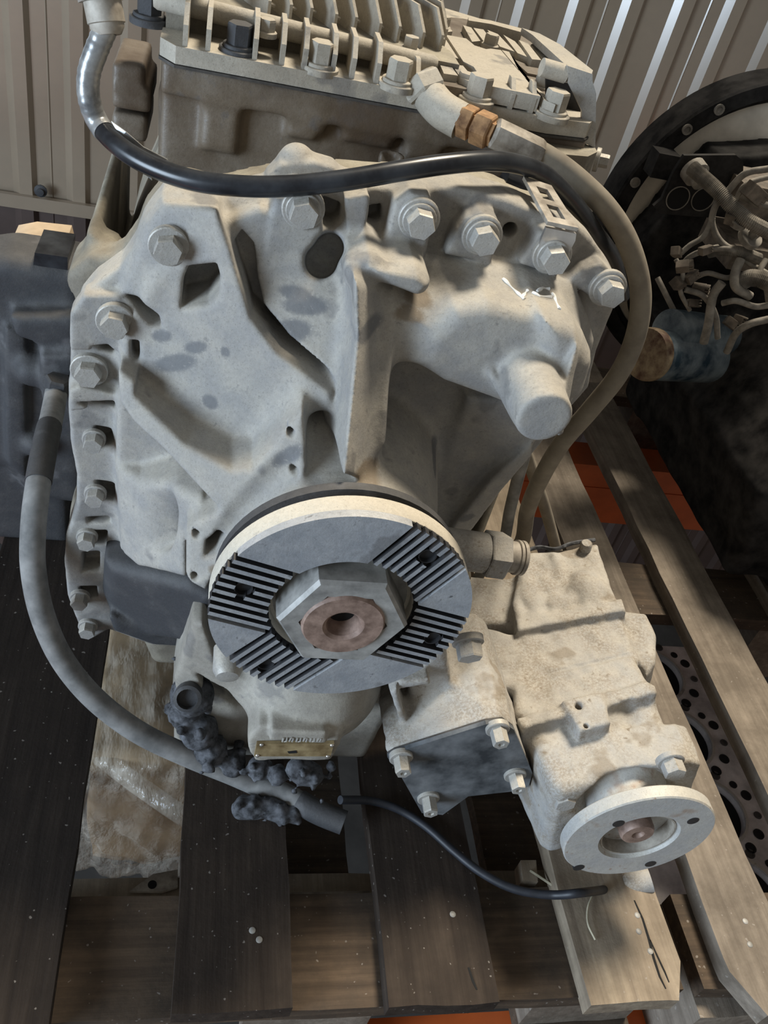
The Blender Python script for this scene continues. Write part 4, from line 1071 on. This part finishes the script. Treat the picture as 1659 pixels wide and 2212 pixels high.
def cover():
    """bracket housing with its dark four-bolt cover plate"""
    F = Field((0.045, 0.000, 0.05), (0.245, 0.20, 0.285), 0.0022)
    yf = 0.018
    plate = [(836,1628),(852,1618),(1048,1556),(1085,1552),(1108,1568),(1148,1662),(1140,1690),(1118,1700),(1010,1712),(955,1752),(910,1748),(860,1660)]
    body = [(828,1570),(850,1545),(960,1500),(1055,1478),(1090,1500),(1110,1568),(1148,1662),(1125,1700),(1000,1720),(930,1740),(905,1740),(850,1650),(838,1628)]
    F.slab(ypoly([(836,1628),(852,1618),(1048,1556),(1085,1552),(1108,1568),(1148,1662),(1140,1690),(1010,1712),(955,1752),(910,1748),(860,1660)], yf), yf, 0.075, 0.004, 0.004)
    F.slab([(q[0], q[2] + 0.0) for q in ypoly(plate, yf)], 0.05, 0.14, 0.006, 0.006)
    # neck rising to the bearing boss, thin webs
    F.slab(ypoly([(880,1480),(962,1380),(968,1430),(985,1520),(900,1540)], 0.060), 0.060, 0.15, 0.012, 0.004)
    F.slab(ypoly([(843,1498),(858,1490),(880,1560),(866,1570)], 0.040), 0.040, 0.10, 0.004, 0.002)
    F.slab(ypoly([(862,1475),(925,1468),(932,1480),(865,1490)], 0.045), 0.045, 0.10, 0.004, 0.002)
    F.rough(0.0005, 190)
    o = link('side_cover_housing', F.mesh('side_cover_housing', 1), MAT['dirty_pto'], GB)
    p = MB().prism(ypoly(plate, yf - 0.0005), (0, -0.004, 0)).bevel(0.0008).build('cover_plate', MAT['cover_black'], o); p['label'] = 'dark flat cover plate held by four bolts'
    MB().prism(ypoly(plate, yf - 0.0003), (0, 0.0016, 0)).build('gasket', MAT['grey_gasket'], o)
    for q in ((866,1634), (1074,1572), (1112,1672), (925,1722)):
        bolt(o, U(*q, yf - 0.0045), af=0.0125, hh=0.014, wr=0.0105, wh=0.003, mat='bolt_steel', dimple=True)
    return o
cover()

# pressure fitting on the right of the flange
def fitting():
    a, b = U(985, 1186, 0.085), U(1128, 1206, 0.085); d = Vector(b - a).normalized()
    L = (Vector(b) - Vector(a)).length
    f = MB().lathe([(0.0165, -0.02), (0.0165, L*0.42), (0.014, L*0.44)], a, d, 28).build('pressure_fitting', MAT['dirty_pto'], GB, 40)
    MB().lathe([(0.019, L*0.43), (0.020, L*0.45), (0.020, L*0.70), (0.0185, L*0.73)], a, d, 6).build('hex', MAT['dirty_pto'], f)
    MB().lathe([(0.012, L*0.72), (0.013, L*0.78), (0.013, L*0.88), (0.0145, L*0.89), (0.0145, L*0.93), (0.012, L*0.94), (0.0145, L*0.95), (0.0145, L), (0.009, L)], a, d, 28).build('collar', MAT['ferrule_steel'], f, 40)
fitting()

# slotted bracket under the fourth top bolt
def bracket():
    y = 0.146
    lo = ypoly([(1160,592),(1178,500),(1244,515),(1222,600)], y)
    br = MB().prism(ypoly([(1168,520),(1180,492),(1245,505),(1243,520),(1230,545),(1160,545)], y), (0, 0.003, 0)).bevel(0.0008).build('slotted_bracket', MAT['bright_metal'], GB)
    # upper arm leans back, with two hexagonal slots
    A, B, Cc, D = U(1180,486,y), U(1246,500,y), U(1188,408,0.20), U(1128,388,0.20)
    def bl(s_, t): return A*(1-s_)*(1-t) + B*s_*(1-t) + Cc*s_*t + D*(1-s_)*t
    n = np.cross(B - A, D - A); n = n/np.linalg.norm(n) * 0.0028
    bm = MB()
    cells_s, cells_t = [0, 0.30, 0.70, 1], [0, 0.14, 0.42, 0.55, 0.83, 1]
    for i in range(3):
        for j in range(5):
            if i == 1 and j in (1, 3): continue
            bm.prism([bl(cells_s[i], cells_t[j]), bl(cells_s[i+1], cells_t[j]), bl(cells_s[i+1], cells_t[j+1]), bl(cells_s[i], cells_t[j+1])], n)
    bm.build('arm', MAT['ferrule_steel'], br)
bracket()

# ------------------------------------------------------------------ control module on top
def module():
    MD = MAT['dusty_module']
    zt = 0.607
    def zp(L, z): return [Uz(px, py, z) for px, py in L]
    fr = U(340, 60, 0.30)
    base = [(-0.152,0.318),(-0.140,0.303),(0.150,0.303),(0.186,0.310),(0.196,0.325),(0.198,0.60),(0.05,0.66),(-0.152,0.66)]
    root = MB().prism([(x, y, zt) for x, y in base], (0, 0, -0.012)).bevel(0.002, 2).build('control_module', MD, GB, 40)
    root['label'] = 'finned dusty control module on top'
    MB().prism([(x*1.004, y - 0.001, zt - 0.0125) for x, y in base], (0, 0, -0.002)).build('gasket', MAT['grey_gasket'], root)
    # raised body with the cooling field
    d = np.array([-0.39, 0.92]); d /= np.linalg.norm(d); nrm = np.array([d[1], -d[0]])
    MB().prism([(-0.150,0.345,0.622),(0.078,0.345,0.622),(0.078,0.38,0.622),(0.0,0.655,0.622),(-0.150,0.655,0.622)], (0, 0, -0.016)).bevel(0.002).build('body', CS, root, 40)
    # long bar along the edge
    a, b = U(330, -6, 0.346), U(942, 143, 0.340)
    MB().lathe([(0.0, -0.0), (0.006, 0.001), (0.0075, 0.004), (0.0075, (Vector(b)-Vector(a)).length - 0.003), (0.006, (Vector(b)-Vector(a)).length), (0, (Vector(b)-Vector(a)).length)], a, Vector(b - a).normalized(), 20).build('edge_bar', MD, root, 40)
    # upright ribs from the flange to the bar
    def rib(px, py, h, y0=0.306, y1=0.345, w=0.0018):
        p = U(px, py, y0); x = p[0]
        MB().prism([(x - w, y0, zt - 0.011), (x - w, y0 - 0.0005, zt + h*0.55), (x - w, y0 + 0.012, zt + h), (x - w, y1, zt + h), (x - w, y1, zt - 0.011)], (2*w, 0.0, 0)).bevel(0.0006).build('rib', MD, root)
    for px, py in ((402,50),(452,60),(553,95),(612,110),(660,125),(720,145),(762,155),(815,165)): rib(px, py, 0.026)
    for px, py in ((900,180),(1098,245),(1142,255)): rib(px, py, 0.020, y1=0.325)
    # diagonal cooling fins
    P0 = Uz(640, 60, 0.636); 
    for k in range(-1, 10):
        o_ = np.array([P0[0], 0.372]) + nrm * (k * 0.0165) + d * (0.004 * (k % 2))
        t0, t1 = -max(0, nrm[1]*k*0.0165)/d[1], 0.26
        if k >= 8: t0 += 0.03*(k - 7)
        w = 0.0013
        A, B = o_ + d*t0, o_ + d*t1
        q = [(A[0], A[1], 0.620), (A[0], A[1], 0.634), (A[0] + d[0]*0.016, A[1] + d[1]*0.016, 0.650), (B[0], B[1], 0.650), (B[0], B[1], 0.620)]
        MB().prism([(x - nrm[0]*w, y - nrm[1]*w, z) for x, y, z in q], (2*w*nrm[0], 2*w*nrm[1], 0)).build('fin', MD, root)
        if k < 8:
            b = MB()
            for j in range(24):
                c = o_ + nrm*0.004 + d*(t0 + 0.012 + j*0.0095); e = c + nrm*0.006
                b.tube([(c[0]-nrm[0]*0.004, c[1]-nrm[1]*0.004, 0.631), (e[0], e[1], 0.628)], 0.0016, 6)
            b.build('fin_pins', MD, root)['kind'] = 'stuff'
    # flat plate and clipped-on connector covers
    def plate(L, z, th, name='cover_strip', mat=MD, bev=0.0012):
        return MB().prism(zp(L, z), (0, 0, -th)).bevel(bev).build(name, mat, root)
    zc = 0.6185
    plate([(905,30),(1000,40),(1130,66),(1225,140),(1255,170),(1215,240),(1050,205),(955,190),(905,110)], 0.612, 0.0045, 'cover_base', MAT['oily_case'])
    plate([(963,75),(1007,83),(1025,98),(1050,106),(1060,105),(1082,108),(1168,208),(1050,184),(1023,144),(1001,133)], zc + 0.002, 0.012, 'name_plate')['label'] = 'flat plate with faded chalk marks'
    plate([(1084,108),(1100,112),(1125,160),(1172,200),(1200,226),(1176,216)], zc, 0.010)
    for L in ([(912,75),(938,80),(962,118),(946,119),(925,110)], [(940,80),(962,76),(1000,132),(966,120)], [(946,132),(970,135),(992,165),(958,160)], [(972,136),(1000,140),(1040,188),(994,168)],
              [(998,52),(1018,58),(1040,90),(1020,92)], [(1020,58),(1044,62),(1075,102),(1046,92)], [(1050,62),(1075,72),(1115,114),(1080,102)], [(1084,72),(1112,88),(1148,128),(1118,116)],
              [(1118,84),(1140,92),(1172,132),(1150,130)], [(1144,94),(1160,88),(1200,140),(1178,134)], [(905,22),(930,40),(962,76),(940,62)], [(932,20),(950,30),(980,70),(962,72)],
              [(880,0),(930,0),(945,24),(905,20)]):
        m_ = np.mean(L, 0); L = [tuple(m_ + (np.array(q) - m_)*0.90) for q in L]
        plate(L, zc + random.uniform(-0.0015, 0.0015), 0.0075)
    for L in ([(955,162),(1030,185),(1045,200),(960,184)], [(1120,140),(1180,150),(1190,168),(1140,158)]): plate(L, 0.614, 0.006, 'clip', MAT['oily_case'])
    # end hood and side bracket
    plate([(1127,60),(1165,72),(1210,96),(1281,152),(1279,158),(1222,140),(1150,75)], 0.626, 0.006, 'end_hood', MAT['bolt_steel'])
    plate([(1012,36),(1060,44),(1130,62),(1128,70),(1062,52),(1012,44)], 0.622, 0.010, 'rear_lip')
    y = 0.318
    MB().prism(ypoly([(1226,142),(1280,160),(1280,176),(1288,202),(1286,320),(1256,306),(1257,240),(1228,180)], y), (0, 0.004, 0)).bevel(0.0008).build('side_bracket', MAT['bolt_steel'], root)
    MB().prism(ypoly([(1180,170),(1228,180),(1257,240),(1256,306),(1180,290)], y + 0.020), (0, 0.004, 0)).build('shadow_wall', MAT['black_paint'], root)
    a, b = U(1170, 145, 0.325), U(1222, 160, 0.325); MB().cyl(a, b, 0.007, n=16).build('pin', MD, root, 40)
    # lug at the right end with eye and bolt
    lug = MB().prism(zp([(1160,304),(1250,300),(1282,312),(1290,328),(1270,338),(1180,330)], 0.587), (0, 0, -0.030)).bevel(0.002).build('lug', MAT['dusty_case'], root)
    MB().lathe([(0.0085, -0.002), (0.0085, 0.0004), (0, 0.0004)], Uz(1252, 315, 0.585), (0, 0, 1), 20).build('eye', MAT['void_black'], lug)
    bolt(root, U(1290, 345, 0.345), axis=(0.9, -0.4, 0.1), af=0.010, hh=0.008, wr=0.010, wh=0.002)
    # vertical bolts with washers
    for px, py in ((515,112),(690,150),(860,196),(1040,240),(1213,280),(322,45)):
        p = Uz(px, py, zt); p[1] = max(p[1], 0.309)
        bolt(root, p, (0, 0, 1), af=0.0165, hh=0.014, wr=0.0145, wh=0.003, washer2=0.0025, mat='dusty_module' if px > 600 else ('dark_oily_metal' if px < 560 else 'dusty_module'))
    for px, py, zz in ((575,72,0.622),(935,128,0.612),(1002,186,0.612),(885,108,0.622),(1168,190,0.612),(955,60,0.616),(1058,100,0.618)):
        p = Uz(px, py, zz); bolt(root, p, (0, 0, 1), af=0.011, hh=0.008, wr=0.008, wh=0.002, mat='dusty_module')
    # elbow for the hose at the right
    el = [U(905,165,0.318), U(920,195,0.312), U(938,220,0.300), U(958,240,0.290), U(995,262,0.282)]
    MB().tube(catmull(el, 6), 0.0135, 20, rads=None).build('elbow_fitting', MD, root, 60)
    MB().lathe([(0.0165, -0.006), (0.0175, -0.004), (0.0175, 0.006), (0.016, 0.008)], U(915, 190, 0.312), Vector(U(930,215,0.305) - U(908,172,0.316)).normalized(), 6).build('elbow_nut', MD, root)
module()

# ------------------------------------------------------------------ hoses and cable (things of their own)
def black_hose():
    pts = [(228,62,0.215),(208,110,0.212),(192,160,0.210),(193,215,0.208),(215,270,0.205),(260,318,0.185),(330,360,0.168),(420,390,0.155),(520,402,0.148),(620,402,0.146),(740,390,0.148),(860,370,0.155),(960,355,0.165),(1050,348,0.180),(1120,355,0.196),(1180,380,0.214),(1235,432,0.235),(1285,500,0.25),(1325,560,0.27),(1345,640,0.29)]
    P = catmull([U(*q) for q in pts], 10)
    root = empty('black_hose', U(228, 62, 0.215), 'glossy black rubber hose sweeping across the top of the gearbox', 'hose')
    MB().tube(P, 0.0066, 20).build('hose', MAT['black_rubber'], root, 60)
    MB().tube(P[:44], 0.0072, 20, rads=[0.0071 + 0.00012*math.sin(i*1.7) + 0.0001*math.sin(i*4.1) for i in range(44)]).build('foil_wrap', MAT['foil_tape'], root, 60)
    a, b = U(232, 60, 0.215), U(215, -30, 0.222)
    d = Vector(b - a).normalized()
    MB().lathe([(0.0078, -0.004), (0.0105, 0.0), (0.0105, 0.002), (0.0115, 0.0025), (0.0115, 0.014), (0.0105, 0.015)], a, d, 24).build('collar', MAT['ferrule_steel'], root, 40)
    MB().lathe([(0.0145, 0.0145), (0.0145, 0.030), (0.012, 0.032)], a, d, 6).build('nut', MAT['bright_metal'], root)
    e0 = np.array(a) + np.array(d)*0.030
    MB().tube(catmull([e0, e0 + np.array(d)*0.03 + np.array([0, 0.01, 0]), e0 + np.array(d)*0.045 + np.array([0.01, 0.05, 0]), (-0.135, 0.33, e0[2] + 0.02), (-0.125, 0.38, 0.63)], 8), 0.009, 16).build('elbow', MAT['ferrule_steel'], root, 60)
    # torn wrap edge
    b = MB(); q = [U(*v) for v in ((240,262,0.197),(262,298,0.192),(300,330,0.190),(340,352,0.188),(362,345,0.187),(310,318,0.189),(272,285,0.192))]
    b.prism(q, (0, 0.0012, 0)).build('torn_wrap', MAT['foil_tape'], root)
    q = [U(*v) for v in ((232,305,0.192),(262,335,0.189),(300,365,0.187),(328,390,0.186),(322,372,0.187),(296,348,0.188),(262,322,0.190))]
    MB().prism(q, (0, 0.0012, 0)).build('torn_wrap', MAT['foil_tape'], root)
black_hose()
def tan_hose():
    root = empty('dusty_hose', U(1130, 310, 0.26), 'dust-coated tan hose curving from the rusty fitting down the right side of the gearbox', 'hose')
    pts = [(1150,322,0.262),(1200,352,0.262),(1255,395,0.258),(1310,450,0.252),(1352,515,0.246),(1378,590,0.242),(1384,660,0.240),(1370,735,0.240),(1335,810,0.24),(1275,885,0.245),(1215,955,0.255),(1170,1030,0.270),(1140,1100,0.29),(1120,1180,0.32)]
    MB().tube(catmull([U(*q) for q in pts] + [(0.255, 0.345, 0.09), (0.24, 0.40, 0.012), (0.20, 0.50, 0.0095)], 10), 0.0090, 18).build('hose', MAT['dusty_rubber'], root, 60)
    a, b = U(1062, 285, 0.265), U(1165, 334, 0.262); d = Vector(b - a).normalized(); L = (Vector(b) - Vector(a)).length
    MB().lathe([(0.0085, 0), (0.0118, 0.002), (0.0118, L*0.92), (0.0105, L)], a, d, 8).build('ferrule', MAT['ferrule_steel'], root, 20)
    a, b = U(996, 258, 0.280), U(1068, 290, 0.264); d = Vector(b - a).normalized(); L = (Vector(b) - Vector(a)).length
    n = MB().lathe([(0.0118, 0), (0.0125, 0.002), (0.0125, L*0.34), (0.0115, L*0.36)], a, d, 6).build('rusty_nut', MAT['rust'], root)
    MB().lathe([(0.0095, L*0.34), (0.0095, L*0.42), (0.0125, L*0.43), (0.0130, L*0.46), (0.0130, L*0.86), (0.0118, L*0.90), (0.0095, L*0.91), (0.0095, L)], a, d, 6).build('rusty_nut', MAT['rust'], root)
    # second length crossing behind, down to the pallet
    pts = [(1150,940,0.262),(1125,1010,0.27),(1102,1100,0.285),(1082,1190,0.30)]
    r2 = tag(MB().tube(catmull([(0.232, 0.26, 0.40)] + [U(*q) for q in pts] + [(0.245, 0.31, 0.08), (0.26, 0.33, 0.008)], 8), 0.0065, 12).build('thin_hose', MAT['grey_hose_rubber'], None, 60), 'thin dark pipe behind the tan hose, right of the gearbox', 'hose')
    s = MB().tube(catmull([U(*q) for q in ((1135,975,0.32),(1150,1020,0.33),(1175,1090,0.34),(1200,1180,0.345),(1215,1250,0.35))] + [(0.335, 0.36, 0.0075)], 8), 0.007, 12)
    tag(s.build('thin_hose', MAT['dusty_rubber'], None, 60), 'short tan pipe crossing behind the tan hose above the pale power take-off', 'hose')
tan_hose()
def left_hose():
    pts = [(122,845,0.345),(112,900,0.30),(98,960,0.25),(82,1050,0.20),(72,1140,0.170),(72,1230,0.150),(92,1330,0.135),(135,1425,0.120),(205,1510,0.105),(300,1582,0.092),(410,1635,0.082),(510,1676,0.074),(600,1718,0.062),(680,1765,0.040),(735,1800,0.028)]
    P = catmull([U(*q) for q in pts], 10)
    for p in P: p[2] = max(p[2], 0.0115)
    root = empty('grey_hose', P[0], 'thick grey hose looping down the left side of the gearbox to the pallet', 'hose')
    MB().tube(P, 0.0105, 20).build('hose', MAT['grey_hose_rubber'], root, 60)
    MB().tube(P[14:30], 0.0112, 20).build('sleeve', MAT['dark_oily_metal'], root, 60)
    MB().tube(P[-16:], 0.0118, 20).build('sleeve', MAT['dark_oily_metal'], root, 60)
left_hose()
def cable():
    pts = [(735,1728),(800,1730),(860,1748),(920,1785),(980,1838),(1040,1885),(1110,1920),(1190,1933),(1260,1928)]
    hs = [0.03, 0.012, 0.006, 0.006, 0.006, 0.008, 0.012, 0.020, 0.035]
    P = [Uz(*q, h) for q, h in zip(pts, hs)] + [U(1318, 1920, -0.030)]
    tag(MB().tube(catmull(P, 10), 0.0042, 14).build('black_cable', MAT['cable_black'], None, 60), 'thin black cable lying across the pallet boards to the small flange', 'cable')
cable()
tag(MB().tube([U(1086,388,0.232), U(1112,402,0.232), U(1150,440,0.236)], 0.0085, 16).build('hose_stub', MAT['black_rubber'], None, 60), 'short open-ended black hose stub behind the slotted bracket', 'hose')
def fluff():
    """greasy clots clinging round the grey hose end"""
    for i, (cl, lab) in enumerate((([(415,1500,0.09,0.020),(400,1540,0.10,0.016),(430,1580,0.09,0.018),(455,1620,0.085,0.016),(500,1650,0.08,0.014),(560,1660,0.07,0.012),(600,1675,0.06,0.010)], 'clump of dark grey grease hanging under the lower housing at its left'),
                      ([(520,1765,0.045,0.011),(545,1752,0.045,0.012),(570,1765,0.045,0.010),(600,1768,0.04,0.010),(630,1770,0.04,0.009),(590,1745,0.045,0.010)], 'small clump of bluish grey fluff on the second board'),
                      ([(655,1668,0.055,0.013),(672,1672,0.055,0.012),(640,1660,0.055,0.010)], 'round lump of grey grease under the brass tag'))):
        F_lo = np.min([U(q[0], q[1], q[2]) for q in cl], 0) - 0.03; F_hi = np.max([U(q[0], q[1], q[2]) for q in cl], 0) + 0.03
        F = Field(F_lo, F_hi, 0.0022)
        for px, py, y, r in cl:
            c = U(px, py, y); c[2] = max(c[2], r*0.85)
            F.ball(c, r, 0.004)
            for _ in range(9): F.ball(c + rng.normal(size=3) * r * 0.62, r * rng.uniform(0.18, 0.42), 0.002)
        F.rough(0.0009, 330)
        tag(link('grease_clot', F.mesh('grease_clot', 1), MAT['grease_fluff']), lab, 'grease')
fluff()
# straws lying on the lit board
tag(MB().tube(catmull([Uz(1282,1930,0.002), Uz(1270,1960,0.004), Uz(1270,1995,0.004), Uz(1286,2030,0.002)], 6), 0.0011, 6).build('straw', MAT['straw']), 'thin curved straw lying on the lit board', 'straw')
tag(MB().tube([Uz(1145,1880,-0.018), Uz(1205,1920,-0.012)], 0.0014, 6).build('straw', MAT['straw']), 'straight straw beside the cable in the board gap', 'straw')
w = MB().prism([Uz(1125,1858,-0.02), Uz(1158,1858,-0.02), Uz(1162,1905,-0.02), Uz(1130,1900,-0.02)], (0, 0, -0.022)).bevel(0.001).build('wood_chip', MAT['wood_tan']); tag(w, 'small pale wood chip between the third and fourth boards', 'wood chip')

# chalk strokes on the dome of the rear housing
def chalk():
    dg = bpy.context.evaluated_depsgraph_get()
    bv = BVHTree.FromPolygons([v.co for v in RH.data.vertices], [p.vertices for p in RH.data.polygons])
    for L in ([(1086,602),(1100,616),(1118,634),(1128,644),(1133,647)], [(1128,643),(1134,634),(1140,628)], [(1150,632),(1165,640),(1190,642)], [(1193,634),(1200,650),(1208,668)], [(1160,630),(1172,622),(1186,625)]):
        pts = []
        for (a, b) in zip(L[:-1], L[1:]):
            for t in np.linspace(0, 1, 5): pts.append((a[0] + (b[0]-a[0])*t, a[1] + (b[1]-a[1])*t))
        P = []
        for px, py in pts:
            r = Vector(ray(px, py)).normalized(); h = bv.ray_cast(Vector(CAM), r)
            if h[0] is not None: P.append(h[0] + h[1]*0.0001)
        P = [p for i, p in enumerate(P) if i == 0 or (p - P[i-1]).length > 1e-5]
        if len(P) > 2: MB().tube(P, 0.0012, 6, rads=[0.0011 + 0.0005*math.sin(i*0.9) for i in range(len(P))]).build('chalk_stroke', MAT['chalk'], RH)
chalk()

# ------------------------------------------------------------------ black engine at right
def engine():
    root = empty('engine', (0.85, 0.6, 0.0), 'black diesel engine with wiring and blue filter standing on the right-hand pallet', 'engine')
    BK = MAT['black_paint']
    C = np.array([0.763, 0.90, 0.318]); R = 0.254
    MB().lathe([(R - 0.034, -0.05), (R - 0.004, -0.05), (R, -0.046), (R, 0.010), (R - 0.003, 0.014), (R - 0.024, 0.014), (R - 0.027, 0.004), (R - 0.034, 0.0)], C, (0, -1, 0), 96, closed=True).build('flywheel_housing', BK, root, 30)
    MB().lathe([(0.0, -0.03), (R - 0.032, -0.03), (R - 0.032, -0.004), (R - 0.05, 0.002), (0.15, 0.010), (0.12, 0.012), (0, 0.012)], C, (0, -1, 0), 72).build('flywheel', MAT['flywheel_steel'], root, 40)
    for a in range(128, 190, 12):
        t = math.radians(a); p = C + np.array([(R - 0.013)*math.cos(t), -0.014, (R - 0.013)*math.sin(t)])
        MB().lathe([(0.008, 0), (0.008, 0.003), (0.005, 0.003), (0.005, 0.001), (0, 0.001)], p, (0, -1, 0), 14).build('rim_hole', MAT['grey_sheath'], root, 40)
    F = Field((0.50, 0.25, 0.0), (1.15, 0.90, 0.50), 0.006)
    F.slab(ypoly([(1365,560),(1480,420),(1560,340),(1700,330),(1900,400),(1900,1200),(1700,1250),(1500,950),(1400,830)], 0.82), 0.82, 0.89, 0.01, 0.006)
    F.slab([(0.66, 0.02), (1.10, 0.02), (1.12, 0.30), (0.95, 0.34), (0.72, 0.30), (0.64, 0.16)], 0.40, 0.88, 0.02, 0.02)
    F.slab([(0.74, 0.0), (1.05, 0.0), (1.08, 0.14), (0.70, 0.14)], 0.30, 0.80, 0.03, 0.03)
    F.slab([(0.72, 0.26), (0.98, 0.26), (0.98, 0.38), (0.80, 0.40), (0.72, 0.34)], 0.58, 0.88, 0.02, 0.015)
    F.slab(ypoly([(1440,720),(1600,740),(1620,860),(1480,860)], 0.72), 0.72, 0.85, 0.006, 0.008)
    F.rough(0.0016, 60)
    link('block', F.mesh('block', 1), BK, root)
    # plate with two round holes
    y = 0.70
    b = MB().prism(ypoly([(1455,372),(1478,336),(1590,335),(1606,350),(1605,392),(1560,420),(1530,470),(1425,462),(1412,445),(1430,430)], y), (0, 0.006, 0)).bevel(0.0015)
    pb = b.build('support_plate', BK, root, 40)
    for px, py in ((1464,428), (1518,430)):
        MB().lathe([(0.0165, -0.002), (0.0165, 0.0012), (0.0152, 0.0012), (0.0152, -0.002)], U(px, py, y), (0, -1, 0), 28, closed=True).build('hole_rim', MAT['grey_sheath'], pb, 40)
        MB().lathe([(0.0153, -0.001), (0.0153, 0.0005), (0, 0.0005)], U(px, py, y), (0, -1, 0), 28).build('plate_hole', MAT['void_black'], pb)
    # lug on the housing rim
    c = U(1432, 355, 0.86); MB().box(c - np.array([0.018, 0.012, 0.018]), c + np.array([0.018, 0.02, 0.018])).bevel(0.004).build('lug', BK, root)
    # wiring: ribbed conduits, plain leads, connectors
    def conduit(pts, r, mat='grey_sheath', ribbed=True, name='conduit'):
        P = catmull([U(*q) for q in pts], 28 if ribbed else 8)
        MB().tube(P, r, 12, rads=[r * (1 + (0.13 if (i % 2) else -0.06)) if ribbed else r for i in range(len(P))]).build(name, MAT[mat], root, None if ribbed else 60)
    conduit([(1494,362,0.66),(1520,385,0.64),(1550,412,0.62),(1585,450,0.60),(1625,482,0.58),(1680,510,0.57)], 0.0085)
    conduit([(1600,610,0.58),(1625,600,0.57),(1660,610,0.56),(1700,640,0.56)], 0.010)
    conduit([(1530,545,0.62),(1560,540,0.61),(1600,545,0.60),(1640,560,0.6)], 0.007)
    for pts, r in (([(1659,365,0.60),(1610,375,0.61),(1575,410,0.62),(1548,440,0.62),(1538,480,0.62),(1555,520,0.61),(1590,545,0.60),(1610,552,0.60)], 0.0042),
                   ([(1690,380,0.62),(1650,385,0.62),(1610,400,0.62),(1590,430,0.62)], 0.0035),
                   ([(1470,580,0.62),(1490,555,0.62),(1530,540,0.61),(1580,540,0.60),(1620,570,0.6),(1655,590,0.6)], 0.0038),
                   ([(1600,560,0.59),(1588,590,0.58),(1590,620,0.57),(1620,640,0.57)], 0.006),
                   ([(1655,560,0.60),(1640,590,0.59),(1655,620,0.58),(1660,650,0.58)], 0.004),
                   ([(1560,610,0.58),(1540,640,0.58),(1530,700,0.57),(1520,740,0.57)], 0.006),
                   ([(1560,655,0.57),(1590,650,0.56),(1630,662,0.56),(1659,660,0.56)], 0.004),
                   ([(1600,420,0.62),(1640,440,0.61),(1690,450,0.60)], 0.005),
                   ([(1460,560,0.61),(1475,590,0.60),(1470,630,0.60),(1490,670,0.60)], 0.003), ([(1500,600,0.61),(1530,590,0.60),(1570,600,0.59),(1600,590,0.59)], 0.0035),
                   ([(1480,625,0.60),(1520,640,0.59),(1545,680,0.58),(1550,730,0.58)], 0.004), ([(1540,470,0.62),(1520,510,0.62),(1490,530,0.62),(1470,548,0.62)], 0.0035),
                   ([(1659,690,0.56),(1620,700,0.56),(1590,720,0.57),(1570,760,0.58)], 0.005), ([(1420,600,0.70),(1440,640,0.68),(1470,700,0.66),(1490,740,0.66)], 0.004)):
        conduit(pts, r, ribbed=False, name='lead')
    MB().lathe([(0.017, -0.004), (0.017, 0.010), (0.013, 0.012), (0.013, 0.022), (0.010, 0.024)], U(1498, 368, 0.695), Vector((0.35, -1, -0.3)).normalized(), 20).build('plug', MAT['grey_sheath'], root, 40)
    for px, py, s in ((1462,545,0.010),(1480,575,0.011),(1495,598,0.010),(1468,612,0.012),(1515,625,0.011),(1582,700,0.011),(1600,690,0.009),(1525,540,0.009),(1585,468,0.012),(1632,420,0.016),(1500,655,0.009)):
        c = U(px, py, 0.60); e = Euler((random.uniform(-.6,.6), random.uniform(-.6,.6), random.uniform(-.8,.8))).to_matrix().to_4x4()
        b = MB(); M_ = Matrix.Translation(Vector(c)) @ e
        s *= 0.8
        b.box((-s*1.3, -s*.7, -s*.7), (s*0.6, s*.7, s*.7), M_)
        for k in (-0.5, 0, 0.5): b.box((s*0.5, -s*.6, k*s - s*0.18), (s*1.2, s*.6, k*s + s*0.18), M_)
        b.bevel(0.001).build('connector', MAT['connector_tan'], root)
    for px, py in ((1592,473), (1618,515)):
        bolt(root, U(px, py, 0.60), (0.1, -0.5, 0.85), af=0.012, hh=0.009, wr=0.016, wh=0.006, mat='grey_sheath')
    p = U(1640, 560, 0.63); MB().box(p - np.array([0.04, 0.0, 0.02]), p + np.array([0.10, 0.10, 0.012])).bevel(0.004).build('terminal_box', MAT['connector_tan'], root)
    p = U(1640, 440, 0.66); MB().box(p - np.array([0.03, 0.0, 0.02]), p + np.array([0.10, 0.08, 0.02])).bevel(0.004).build('terminal_box', MAT['connector_tan'], root)
    # blue canister
    a, b = U(1395, 765, 0.60), U(1530, 775, 0.66); d = Vector(b - a).normalized(); L = (Vector(b) - Vector(a)).length
    MB().lathe([(0.0, 0.0), (0.030, 0.0), (0.036, 0.004), (0.036, L), (0, L)], a, d, 36).build('oil_filter', MAT['filter_blue'], root, 40)
    MB().lathe([(0.020, -0.004), (0.0355, -0.002), (0.0375, 0.004), (0.0375, 0.012), (0.036, 0.013)], a, d, 36).build('filter_rim', MAT['filter_rust'], root, 40)
    MB().lathe([(0.030, L*0.2), (0.030, L*1.1)], np.array(a) + np.array([0.01, 0.02, 0.030]), d, 28).build('oil_filter', MAT['filter_blue'], root, 40)
engine()
